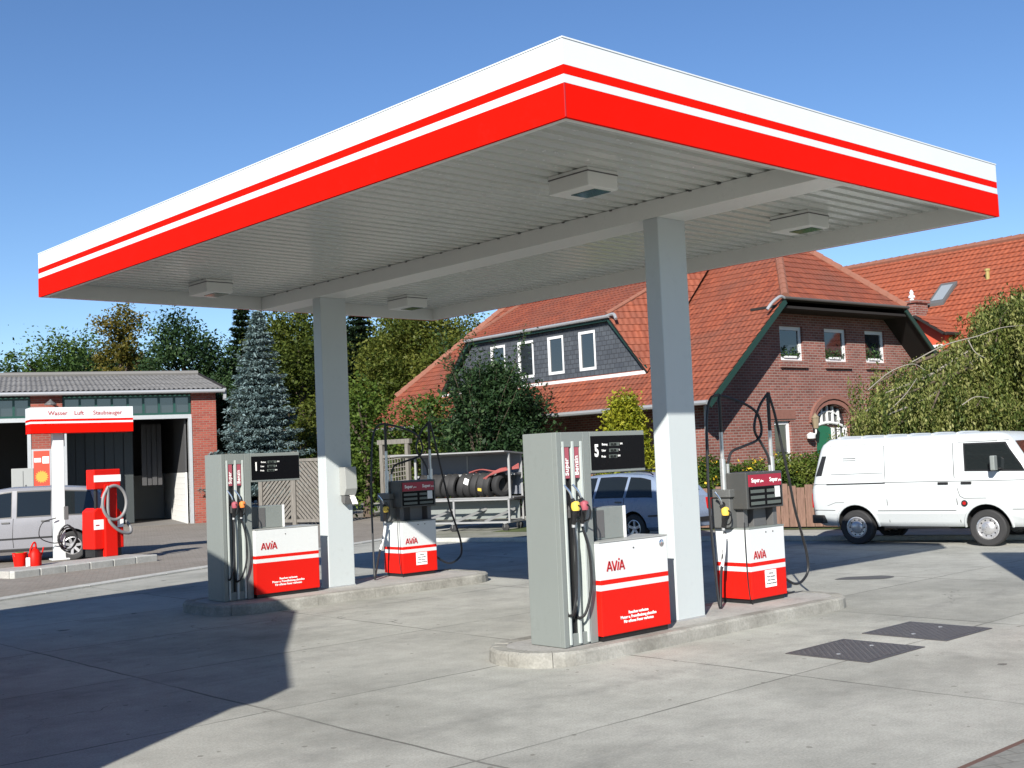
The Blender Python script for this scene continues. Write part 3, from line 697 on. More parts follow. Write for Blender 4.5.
def mast_pump(loc, label, lit):
    t = thing('fuel_pump', loc, 0, label, 'fuel pump', 'fuel pumps on the two islands')
    Wd, D, ZT = .70, .50, .865
    cb = wrap_bands(t, 0, Wd, 0, D, .05, ZT, .475, [M['white_pump'], M['red_pump']])
    avia(cb, .07, .515, .088, -.003, M['darkred'])
    b = MB(); b.box(.27, .49, -.004, .002, .165, .365); nt_ = b.build('notice_plate', M['paper'], cb)
    for i, s in enumerate(('Achtung', 'Motor abstellen', 'Nicht rauchen', 'Vorsicht Kraftstoff')):
        text(s, .026, M['grey_dark'], nt_, (.38, -.006, .32-i*.04), align='CENTER')
    b = MB()
    for xx in (.33, .47): b.lathe([(0, -.005), (.009, -.005), (.009, .002)], (xx, 0, ZT-.05), 'y', 8)
    b.lathe([(0, -.005), (.009, -.005), (.009, .002)], (0, .0, 0), 'x', 8)
    b.build('key_hole', M['black'], cb, merge=False)
    b = MB(); b.box(.03, Wd-.03, .03, D-.03, 0, .052); b.build('plinth', M['black'], t)
    b = MB(); b.box(-.004, Wd+.004, -.004, D+.004, ZT, ZT+.018); b.build('cabinet_lid', M['grey'], t, bevel=.003)
    # posts and head
    for (xa, xb_, ya_, yb_) in ((.05, .13, .10, .42), (.58, .66, .06, .30), (.27, .52, .12, .40)):
        b = MB(); b.box(xa, xb_, ya_, yb_, ZT+.018, 1.10); b.build('support_post', M['grey_dark'], t, bevel=.004)
    b = MB(); b.box(-.01, Wd+.01, -.01, .36, 1.10, 1.53); hd = b.build('display_head', M['head_grey'], t, bevel=.01)
    b = MB(); b.box(.03, Wd-.03, -.022, -.008, 1.36, 1.50); gl = b.build('grade_label', M['claret'], hd, bevel=.002)
    for xx in (.07, .43): text('Super', .07, M['textwhite'], gl, (xx, -.025, 1.41), bold=.0016); text('plus', .04, M['textwhite'], gl, (xx+.175, -.025, 1.41))
    b = MB(); b.box(.03, Wd-.03, -.020, -.008, 1.125, 1.352); sc_ = b.build('screen', M['screen'], hd, bevel=.002)
    for r_ in range(3):
        for c_ in range(2):
            b = MB(); b.box(.05+c_*.32, .05+c_*.32+.27, -.024, -.018, 1.145+r_*.07, 1.145+r_*.07+.038); b.build('lcd_window', M['lcd'], sc_)
    b = MB(); b.box(Wd-.17, Wd-.07, -.026, -.021, 1.22, 1.35); b.build('sticker', M['frame_white'], sc_)
    # nozzle boot on the left flank, nozzle hung on its outer face
    b = MB(); b.box(-.07, .08, .20, .48, ZT+.018, 1.24); nb = b.build('nozzle_boot', M['boot_grey'], t, bevel=.01)
    b = MB(); b.box(-.10, .10, .17, .50, 1.245, 1.34); b.build('boot_hood', M['boot_grey'], nb, bevel=.01)
    b = MB(); b.lathe([(0, -.078), (.034, -.078), (.038, -.066)], (0, .30, 1.16), 'x', 12); b.build('boot_opening', M['black'], nb)
    nozzle(t, (-.14, .26, 1.05), M['yellow'], sc=1.1)
    # hose masts, rubber sleeve on the upper half
    for i, (mx, my, zb, zt) in enumerate(((-.035, .30, 1.34, 2.47), (.76, .165, 1.30, 2.49))):
        b = MB(); b.tube([(mx, my, zb), (mx, my, 1.70)], .036, 10); b.tube([(mx, my, 1.69), (mx, my, 2.02)], .024, 8); ms = b.build('hose_mast', M['alu'], t, smooth=SM, merge=False)
        b = MB(); b.tube([(mx, my, 2.01), (mx, my, zt-.05), (mx+.01, my-.01, zt)], .022, 8); b.build('mast_sleeve', M['black'], ms, smooth=SM)
        b = MB(); b.tube([(mx+(.07 if i == 0 else -.07), my-.02, zb), (mx+(.07 if i == 0 else -.07), my-.02, zb+.30)], .018, 8); b.build('hose_socket', M['alu'], ms, smooth=SM)
    hoses = [
        [(-.03, .30, 2.46), (.16, .27, 2.42), (.42, .22, 2.33), (.58, .2, 2.22), (.64, .2, 2.03), (.54, .2, 1.91), (.28, .22, 1.84), (.10, .26, 1.78), (.04, .28, 1.64)],
        [(.76, .165, 2.48), (.64, .20, 2.34), (.55, .22, 2.16), (.53, .22, 2.01), (.62, .20, 1.87), (.68, .16, 1.72), (.69, .145, 1.60)],
        [(-.14, .24, .84), (-.20, .22, .66), (-.34, .17, .38), (-.46, .10, .12), (-.50, .08, .02), (-.48, .12, .10), (-.44, .18, .5), (-.40, .24, 1.1), (-.36, .27, 1.7), (-.30, .29, 2.2), (-.20, .30, 2.42), (-.04, .30, 2.47)],
        [(.77, .16, 2.48), (.84, .13, 2.2), (.92, .10, 1.75), (1.0, .09, 1.40), (1.09, .09, 1.03), (1.21, .09, .71), (1.29, .09, .46), (1.29, .09, .26), (1.16, .09, .15), (1.0, .09, .13), (.86, .12, .20), (.74, .16, .30)],
        [(.74, .30, .02), (.88, .22, .012), (1.06, .20, .012), (1.16, .22, .012)],
    ]
    for i, h in enumerate(hoses):
        b = MB(); b.tube(bez(h, 8), .0165 if i < 4 else .010, 8); b.build('hose', M['hose'], t, smooth=SM)
    b = MB(); b.tube(bez([(-.05, .02, .95), (-.08, .0, .7), (-.07, .0, .30), (-.04, .0, .05)], 6), .007, 6); b.build('cable', M['hose'], t, smooth=SM)
    b = MB(); b.tube(bez([(-.15, .235, .82), (-.205, .215, .64), (-.30, .185, .45)], 6), .021, 8); b.build('hose_guard', M['frame_white'], t, smooth=SM)
    return t
mast_pump((11.36, 8.41, KZ), 'sunlit red and white fuel pump with two hose masts, right end of nearer island', True)
mast_pump((11.44, 15.24, KZ), 'shaded red and white fuel pump with two hose masts, right end of farther island', False)

# towel dispenser on the far pillar, holding paper
td = thing('towel_dispenser', (10.14, 15.03, 1.40), 0, 'grey paper towel dispenser with white paper showing, fixed on the far pillar', 'towel dispenser')
b = MB(); b.prism([(0, .10), (0, .53), (-.15, .53), (-.17, .20), (-.12, .10)], 0, .21, 'x'); b.build('housing', M['grey_light'], td, bevel=.008)
b = MB(); b.prism([(-.13, .09), (-.02, .10), (-.02, .0), (-.10, -.03)], .01, .20, 'x'); b.build('tray', M['grey_dark'], td, bevel=.004)
b = MB(); b.prism([(-.115, .10), (-.105, .10), (-.19, -.04), (-.20, -.03)], .10, .19, 'x'); b.build('paper_towel', M['paper'], td)

# ================================================================== WATER / AIR / VACUUM STATION
wi0 = ground(14, 579); wi1 = ground(158, 561)
wd = (wi1 - wi0); wl = wd.length; wa = math.atan2(wd.y, wd.x)
ki = thing('service_island', (wi0.x, wi0.y, 0), wa, 'low pale kerb island under the red vacuum and the watering cans', 'kerb island')
b = MB(); n = 6
for i in range(n): b.box(i*wl/n+.006, (i+1)*wl/n-.006, 0, .16, -.02, .15)
b.build('kerb', M['sidewalk'], ki, bevel=.02, merge=False)
b = MB(); b.box(0, wl, .161, 1.1, -.01, .144); b.build('top_slab', M['island_top'], ki, bevel=.01)

S0 = at(30.5, 420, 26.4); S1 = at(133, 418, 27.6)
sdir = math.atan2(S1.y-S0.y, S1.x-S0.x); sl = (Vector((S1.x, S1.y))-Vector((S0.x, S0.y))).length
zt, zb = at(30, 407.5, 26.4).z, at(31, 433.5, 26.4).z
sg = thing('service_sign', (S0.x, S0.y, 0), sdir, 'small white and red sign roof reading Wasser Luft Staubsauger on a white post', 'sign')
hh = zt-zb; zz = [zb, zb+hh*.37, zb+hh*.45, zb+hh*.54, zt]
for i, (nm, mm) in enumerate((('sign_panel', M['red']), ('stripe', M['white']), ('stripe', M['red']), ('sign_panel', M['white']))):
    b = MB(); b.box(0, sl, 0, .62, zz[i], zz[i+1]-.0005); o = b.build(nm, mm, sg)
    if i == 3:
        for s, xx in (('Wasser', .165), ('Luft', .415), ('Staubsauger', .60)):
            text(s, .135, M['darkred'], o, (xx*sl, -.004, zz[3]+hh*.15), bold=.001)
pb = ground(56, 563); lx = (Vector((pb.x, pb.y))-Vector((S0.x, S0.y))).dot(Vector((math.cos(sdir), math.sin(sdir))))
b = MB(); b.box(lx-.12, lx+.12, .20, .42, .12, zb+.02); po = b.build('post', M['white_pump'], sg, bevel=.012)
b = MB(); b.box(lx-.19, lx+.19, .12, .50, .10, .13); b.build('foot_plate', M['white_pump'], po)
b = MB(); b.box(lx-.05, lx+.14, .23, .40, zb-.3, zb-.002); b.build('bracket', M['grey_dark'], sg)
# coiled hose hanging on that post
pc = (sg.matrix_basis @ Vector((lx, .14, 0)))
hs = thing('water_hose', (pc.x, pc.y, 0), sdir, 'thin dark hose coiled and hanging against the white sign post', 'hose')
pts = []
for i in range(70):
    a = i*.33; pts.append((.14+.21*math.cos(a)*(.85+.15*math.sin(i*.7)), -.05-.05*math.sin(a*.37), .58+.34*math.sin(a)*(.8+.1*math.cos(i*.5))))
b = MB(); b.tube(pts, .016, 6); b.build('coil', M['hose'], hs, smooth=SM)
b = MB(); b.tube(bez([(-.1, -.02, 1.05), (-.4, -.05, .95), (-.46, -.06, .65), (-.2, -.05, .5), (.05, -.04, .5)], 8), .012, 6); b.build('loose_end', M['hose'], hs, smooth=SM)
b = MB(); b.box(.08, .17, -.05, .03, 1.0, 1.3); b.build('tap', M['grey_dark'], hs, bevel=.01)

# vacuum cleaner
vp = ground(107, 563); va = wa
vc = thing('vacuum_machine', (vp.x, vp.y, .14), va - .15, 'bright red self service vacuum with a grey coiled hose on the kerb island', 'vacuum cleaner')
b = MB(); b.prism([(-.30, .18), (-.30, 1.02), (-.20, 1.10), (.32, 1.06), (.44, .92), (.44, .18)], 0, .50, 'y'); b.build('body', M['red_pump'], vc, bevel=.02)
b = MB(); b.box(-.06, .26, -.055, .10, 0, 1.62); b.build('hose_column', M['red_pump'], vc, bevel=.02)
b = MB(); b.box(-.30, .36, -.04, .30, 1.52, 1.96); hd = b.build('head', M['red_pump'], vc, bevel=.02)
b = MB(); b.box(-.302, .362, -.046, -.038, 1.68, 1.83); b.build('head_label', M['paper'], hd)
b = MB(); b.box(-.22, -.17, .04, .12, 1.08, 1.53); b.box(.24, .30, .04, .12, 1.0, 1.53); b.build('support_post', M['black'], vc, merge=False)
b = MB(); b.box(-.302, -.065, -.006, .003, .62, .84); b.box(.27, .435, -.006, .003, .64, .82); b.build('instruction_plate', M['paper'], vc, merge=False)
b = MB(); b.box(-.26, -.17, -.008, -.003, .70, .73); b.build('plate_mark', M['darkred'], vc)
pts = []
for i in range(40):
    a = R(130) - i*R(9.4); pts.append((.14+.30*math.cos(a), -.12-.0006*i, 1.20+.38*math.sin(a)))
pts += [(-.02, -.13, .90), (.12, -.14, .66), (.34, -.13, .52), (.54, -.10, .50), (.60, -.02, .62), (.52, .06, .78)]
b = MB(); b.tube(bez(pts, 3), .036, 10); b.build('suction_hose', M['greyhose'], vc, smooth=SM)
b = MB(); b.box(-.26, .40, .05, .45, 0, .18); b.build('chassis', M['black'], vc)
# bucket and watering can
bp = ground(20, 570, .0); bp = ground(20, 566.5, .14)
bu = thing('bucket', (bp.x, bp.y, .145), 0, 'round red plastic bucket standing beside the red watering can', 'bucket')
bu.scale = (.66, .66, .66)
b = MB(); b.lathe([(0, 0), (.17, 0), (.225, .40), (.235, .40), (.235, .425), (.205, .425), (.16, .02), (0, .02)], n=24); b.build('body', M['red_pump'], bu, smooth=SM)
b = MB(); b.tube([(.225*math.cos(a), .225*math.sin(a)*.3-.12, .40-.16*math.sin(a)) for a in [i*math.pi/12 for i in range(13)]], .006, 6); b.build('handle', M['steel'], bu)
b = MB(); b.box(-.11, .10, -.09, .09, .34, .45); b.build('sponge', paint('sponge_green', (.09, .12, .03), .9), bu, bevel=.02)
cp = ground(35, 566, .14)
wc = thing('watering_can', (cp.x, cp.y, .145), wa, 'tall red plastic watering can with a top handle, standing right of bucket', 'watering can')
wc.scale = (.66, .66, .66)
b = MB(); b.lathe([(0, 0), (.19, 0), (.20, .05), (.19, .38), (.12, .50), (.07, .54), (.065, .60), (0, .60)], n=20); b.build('body', M['red_pump'], wc, smooth=SM)
b = MB(); b.tube(bez([(.06, 0, .55), (.02, 0, .72), (-.06, 0, .70), (-.16, 0, .50), (-.19, 0, .25)], 6), .028, 8); b.build('handle', M['red_pump'], wc, smooth=SM)
b = MB(); b.tube(bez([(.17, 0, .15), (.26, 0, .35), (.33, 0, .56)], 5), .022, 8); b.build('spout', M['red_pump'], wc, smooth=SM)
b = MB(); b.lathe([(0, -.205), (.05, -.205), (.06, -.19)], (-.16, .0, .22), 'y', 12)
b = MB(); b.box(-.30, -.18, -.12, -.03, .0, .28); o = b.build('bottle', M['paper'], None, bevel=.02)
o.scale = (.66, .66, .66); o.location = (cp.x+.0, cp.y, .145); props(o, 'small pale plastic bottle squeezed between red bucket and watering can', 'bottle')

# ================================================================== CARS
def wheel(parent, x, y, r, w, side, spokes=6, hub=M['hub'], style='alloy'):
    """rim mesh with a tyre under it; side = -1 shows to -y"""
    rr = r*.62; e = side*w/2
    b = MB()
    if style == 'alloy':
        b.lathe([(rr, -w*.45), (rr, w*.45)], (x, y, r), 'y', 28)
        b.lathe([(rr*1.0, side*w*.46), (rr*.92, side*w*.48), (rr*.88, side*w*.36)], (x, y, r), 'y', 28)
        b.lathe([(rr*.28, side*w*.30), (rr*.26, side*w*.40), (0, side*w*.42)], (x, y, r), 'y', 16)
        for i in range(spokes):
            a = 2*math.pi*i/spokes+.3
            b.beam((x+rr*.2*math.cos(a), y+side*w*.34, r+rr*.2*math.sin(a)), (x+rr*.93*math.cos(a), y+side*w*.40, r+rr*.93*math.sin(a)), rr*.30, w*.08, up=(0, 1, 0))
    else:
        b.lathe([(rr, -w*.4), (rr, side*w*.47), (rr*.9, side*w*.50), (rr*.82, side*w*.38), (rr*.60, side*w*.36), (rr*.56, side*w*.46), (rr*.40, side*w*.56), (rr*.16, side*w*.60), (0, side*w*.60)], (x, y, r), 'y', 28)
        for i in range(10):
            a = 2*math.pi*i/10
            b.lathe([(0, side*w*.385), (rr*.07, side*w*.385), (rr*.07, side*w*.34)], (x+rr*.71*math.cos(a), y, r+rr*.71*math.sin(a)), 'y', 8, m=1)
    wh = b.build('wheel', [hub, M['black']], parent, smooth=R(30), merge=False)
    b = MB(); b.lathe([(rr*1.0, -w*.44), (rr*1.1, -w*.5), (r*.93, -w*.5), (r, -w*.40), (r, w*.40), (r*.93, w*.5), (rr*1.1, w*.5), (rr*1.0, w*.44)], (x, y, r), 'y', 32); b.build('tyre', M['rubber'], wh, smooth=R(30))
    if style == 'alloy':
        b = MB(); b.lathe([(0, side*w*.05), (rr*.98, side*w*.05)], (x, y, r), 'y', 24); b.build('brake_disc', M['black'], wh)
    return wh

def cut_arches(me, cyls, mats):
    """subtract wheel-arch cylinders (axis y) from a closed body mesh"""
    o = bpy.data.objects.new('body_source', me); COL.objects.link(o); extra = []
    for (x, z, r, ya, yb) in cyls:
        b = MB(); b.lathe([(0, ya), (r, ya), (r, yb), (0, yb)], (x, 0, z), 'y', 32, m=1)
        c = b.mesh('cutter', mats, merge=True); co = bpy.data.objects.new('cutter', c); COL.objects.link(co); extra.append(co)
        md = o.modifiers.new('cut', 'BOOLEAN'); md.object = co; md.operation = 'DIFFERENCE'; md.solver = 'EXACT'
    dg = bpy.context.evaluated_depsgraph_get(); dg.update()
    me2 = bpy.data.meshes.new_from_object(o.evaluated_get(dg))
    for q in extra + [o]: bpy.data.objects.remove(q)
    return me2

def shade(me, ang=R(35)):
    bm = bmesh.new(); bm.from_mesh(me)
    for f in bm.faces: f.smooth = True
    for e in bm.edges:
        if len(e.link_faces) == 2 and e.calc_face_angle(0) > ang: e.smooth = False
    bm.to_mesh(me); bm.free()

class Car:
    """lofted body: stations (x, z_bottom, z_belt, z_roof, half width at belt, half width at roof)"""
    def __init__(s, st): s.st = st
    def interp(s, x):
        st = s.st
        for a, b in zip(st, st[1:]):
            if a[0] <= x <= b[0]:
                t = (x-a[0])/(b[0]-a[0]); return [a[i]+(b[i]-a[i])*t for i in range(6)]
        return list(st[0] if x < st[0][0] else st[-1])
    def ring(s, q):
        x, zb, ze, zr, we, wr = q
        h = [(0, zb), (we*.86, zb), (we*.97, zb+.10*(ze-zb)), (we*1.0, zb+.45*(ze-zb)), (we*.985, zb+.8*(ze-zb)), (we*.965, ze), (wr+.02, zr-.10*(zr-ze)), (wr-.05, zr-.02*(zr-ze)), (wr*.55, zr+.012), (0, zr+.018)]
        return [(x, y, z) for y, z in h] + [(x, -y, z) for y, z in reversed(h[1:-1])]
    def body(s, arches, mats, fine=2):
        st = []
        for a, b in zip(s.st, s.st[1:]):
            for j in range(fine): st.append([a[i]+(b[i]-a[i])*j/fine for i in range(6)])
        st.append(list(s.st[-1])); rings = [s.ring(q) for q in st]; n = len(rings[0]); B = MB()
        vs = [p for r_ in rings for p in r_]
        fs = [(i*n+j, i*n+(j+1) % n, (i+1)*n+(j+1) % n, (i+1)*n+j) for i in range(len(rings)-1) for j in range(n)]
        fs += [tuple(range(n)), tuple((len(rings)-1)*n+j for j in reversed(range(n)))]
        B.add(vs, fs); me = B.mesh('body', mats)
        me = cut_arches(me, arches, mats); shade(me, R(28)); return me
    def side(s, x, t, sg, off=.006):
        """point on the glasshouse side: t 0 at belt, 1 at roof edge"""
        q = s.interp(x); y0_, z0_ = q[4]*.965, q[2]; y1_, z1_ = q[5]+.02, q[3]-.10*(q[3]-q[2])
        return (x, sg*(y0_+(y1_-y0_)*t+off), z0_+(z1_-z0_)*t)
    def flank(s, x, z, sg, off=.004):
        q = s.interp(x); h = [(q[4]*.86, q[1]), (q[4]*.97, q[1]+.1*(q[2]-q[1])), (q[4], q[1]+.45*(q[2]-q[1])), (q[4]*.985, q[1]+.8*(q[2]-q[1])), (q[4]*.965, q[2]), (q[5]+.02, q[3]-.10*(q[3]-q[2]))]
        for a, b in zip(h, h[1:]):
            if a[1] <= z <= b[1]+1e-6:
                t = (z-a[1])/max(1e-6, b[1]-a[1]); return (x, sg*(a[0]+(b[0]-a[0])*t+off), z)
        return (x, sg*(h[-1][0]+off), z)
    def window(s, parent, sg, bl, br, tl, tr, mat, name='side_window', n=6, t0=.06, t1=.94):
        """glass between bottom x bl..br and top x tl..tr, with a rubber surround"""
        def grid(e, off):
            P = []
            for i in range(n+1):
                f = i/n
                for t in (t0-e, (t0+t1)/2, t1+e):
                    u = (t-t0)/(t1-t0); x = (bl-e*.25+(br-bl+e*.5)*f)*(1-u)+(tl-e*.25+(tr-tl+e*.5)*f)*u
                    P.append(s.side(x, t, sg, off))
            return P
        fs = [(i*3+j, (i+1)*3+j, (i+1)*3+j+1, i*3+j+1) for i in range(n) for j in range(2)]
        b = MB(); b.add(grid(0, .008), fs); w = b.build(name, mat, parent, smooth=SM)
        b = MB(); b.add(grid(.05, .004), fs); b.build('window_seal', M['black'], w, smooth=SM)
        return w
    def strip(s, B, pts, sg, w=.010, off=.004, m=0):
        for (xa, za), (xb, zb_) in zip(pts, pts[1:]):
            a = Vector(s.flank(xa, za, sg, off)); c = Vector(s.flank(xb, zb_, sg, off)); B.beam(a, c, .006, w, m, up=(0, 0, 1) if abs(xb-xa) > abs(zb_-za) else (1, 0, 0))
    def top_glass(s, parent, xa, xb, name, ya=.86, yb=.86, n=4):
        b = MB(); P = []
        for i in range(n+1):
            q = s.interp(xa+(xb-xa)*i/n); k = (ya+(yb-ya)*i/n)
            for yy in (-1, -.5, 0, .5, 1): P.append((q[0], yy*(q[5]-.05)*k, q[3]+.018-.008*abs(yy)+.008))
        b.add(P, [(i*5+j, (i+1)*5+j, (i+1)*5+j+1, i*5+j+1) for i in range(n) for j in range(4)])
        return b.build(name, M['carglass'], parent, smooth=SM)

def estate(name, loc, rz, label, paintm, st, wx, wr, sides, wins, cat, group=None, arch_h=.05, trim=True, spokes=6):
    t = thing(name, loc, rz, label, cat, group); C = Car(st); Wm = max(q[4] for q in st)
    arches = []
    for x in wx:
        for sg in (-1, 1): arches.append((x, wr+.02, wr+arch_h, sg*(Wm+.1), sg*(Wm-.30)))
    me = C.body(arches, [paintm, M['arch']]); o = bpy.data.objects.new('body', me); COL.objects.link(o); o.parent = t
    for x in wx:
        for sg in (-1, 1): wheel(t, x, sg*(Wm-.115), wr, .20, sg, spokes)
    for sg in sides:
        for w in wins: C.window(t, sg, *w, M['carglass'])
        B = MB()
        for w in wins[1:]:                                   # door cuts through the gap between windows
            xm = w[0]-.05; q = C.interp(xm); C.strip(B, [(xm, q[1]+.1), (xm+.02, q[1]+.45*(q[2]-q[1])), (xm, q[2])], sg)
        C.strip(B, [(wx[0]+wr+.12, .33), (wx[1]-wr-.12, .31)], sg, .014)
        B.build('door_seam', M['seam'], t, merge=False)
        if trim:
            B = MB(); C.strip(B, [(wx[0]+wr+.1, .58), ((wx[0]+wx[1])/2, .57), (wx[1]-wr-.08, .56)], sg, .035, .008); C.strip(B, [(.15, .60), (wx[0]-wr-.12, .585)], sg, .035, .008)
            B.build('rubbing_strip', M['black'], t, merge=False)
        for w in wins[1:]:
            q = C.interp(w[0]+.12); p = C.flank(w[0]+.12, q[2]-.09, sg, .012)
            b = MB(); b.box(p[0]-.09, p[0]+.09, p[1]-.014, p[1]+.014, p[2]-.018, p[2]+.018); b.build('door_handle', M['grey_dark'], t, bevel=.006)
    return t, C

# silver people carrier behind the service island
mpv = [(0, .42, .66, .70, .76, .66), (.04, .30, .96, 1.02, .84, .72), (.12, .28, 1.02, 1.18, .88, .72), (.28, .27, 1.04, 1.55, .90, .70), (.55, .27, 1.05, 1.70, .91, .69), (1.3, .26, 1.05, 1.76, .92, .70), (2.3, .26, 1.04, 1.76, .92, .71), (2.9, .26, 1.02, 1.68, .92, .69), (3.3, .26, 1.00, 1.42, .92, .66), (3.75, .27, .98, 1.08, .91, .66), (4.3, .28, .80, .88, .88, .62), (4.58, .32, .66, .72, .80, .56), (4.66, .40, .55, .58, .70, .5)]
rw = ground(73, 560); hdg = R(152)
dv = Vector((math.cos(hdg), math.sin(hdg), 0)); lv = Vector((-dv.y, dv.x, 0))
# left flank (+y) faces the camera: rear wheel contact is at local x .92, y +.9
loc = rw - dv*.92 - lv*.88
estate('parked_car', loc, hdg, 'silver people carrier parked in front of the brick workshop, partly behind the sign post', M['silver'], mpv, (.92, 3.75), .34, (1,), [(.36, 1.27, .52, 1.27), (1.40, 2.14, 1.40, 2.14), (2.27, 3.40, 2.27, 2.98)], 'car', 'parked vehicles', spokes=7)
# blue-silver estate behind pump 5
est = [(0, .42, .62, .66, .74, .62), (.04, .30, .90, .96, .82, .68), (.10, .28, .96, 1.02, .85, .68), (.42, .27, .98, 1.38, .87, .62), (.75, .26, .98, 1.46, .88, .61), (1.5, .25, .97, 1.50, .89, .62), (2.4, .25, .95, 1.47, .89, .62), (2.75, .25, .94, 1.38, .89, .60), (3.3, .25, .92, 1.00, .88, .62), (3.9, .26, .82, .88, .86, .62), (4.22, .30, .68, .73, .80, .58), (4.32, .40, .56, .60, .72, .52)]
rw = ground(635, 543); Rt_ = Vector((RT.x, RT.y, 0)).normalized(); Fd_ = Vector((FW.x, FW.y, 0)).normalized()
dv = (-Rt_*.66+Fd_*.75).normalized(); hdg = math.atan2(dv.y, dv.x); lv = Vector((-dv.y, dv.x, 0))
loc = rw - dv*.86 - lv*.86
tcar, CE = estate('parked_car', loc, hdg, 'blue-silver estate car parked in shade behind the pump numbered 5, tail towards the near pillar', M['bluesilver'], est, (.86, 3.48), .31, (-1, 1), [(.34, 1.08, .50, 1.08), (1.18, 2.02, 1.18, 2.0), (2.12, 2.98, 2.12, 2.62)], 'car', 'parked vehicles', spokes=5)
for sg in (-1, 1):
    b = MB(); b.box(-.015, .12, sg*.70-.11, sg*.70+.11, .66, .92); b.build('tail_lamp', M['lamp_red'], tcar, bevel=.02)
b = MB(); b.box(-.02, .02, -.26, .26, .52, .64); b.build('number_plate', M['paper'], tcar)
b = MB(); b.box(-.02, .06, -.76, .76, .40, .50); b.build('bumper_strip', M['black'], tcar, bevel=.01)
CE.top_glass(tcar, 2.80, 3.25, 'windscreen'); CE.top_glass(tcar, .14, .40, 'rear_window')
for sg in (-1, 1):
    b = MB(); b.box(4.10, 4.27, sg*.62-.14, sg*.62+.14, .60, .72); b.build('headlight', M['headlight'], tcar, bevel=.03)
b = MB(); b.box(4.20, 4.335, -.36, .36, .58, .66); b.build('grille', M['black'], tcar, bevel=.01)
b = MB()
for sg in (-1, 1): b.tube(bez([(.5, sg*.56, 1.46), (.7, sg*.56, 1.53), (1.6, sg*.57, 1.565), (2.4, sg*.57, 1.52), (2.55, sg*.57, 1.47)], 4), .016, 6)
b.build('roof_rail', M['black'], tcar, merge=False)

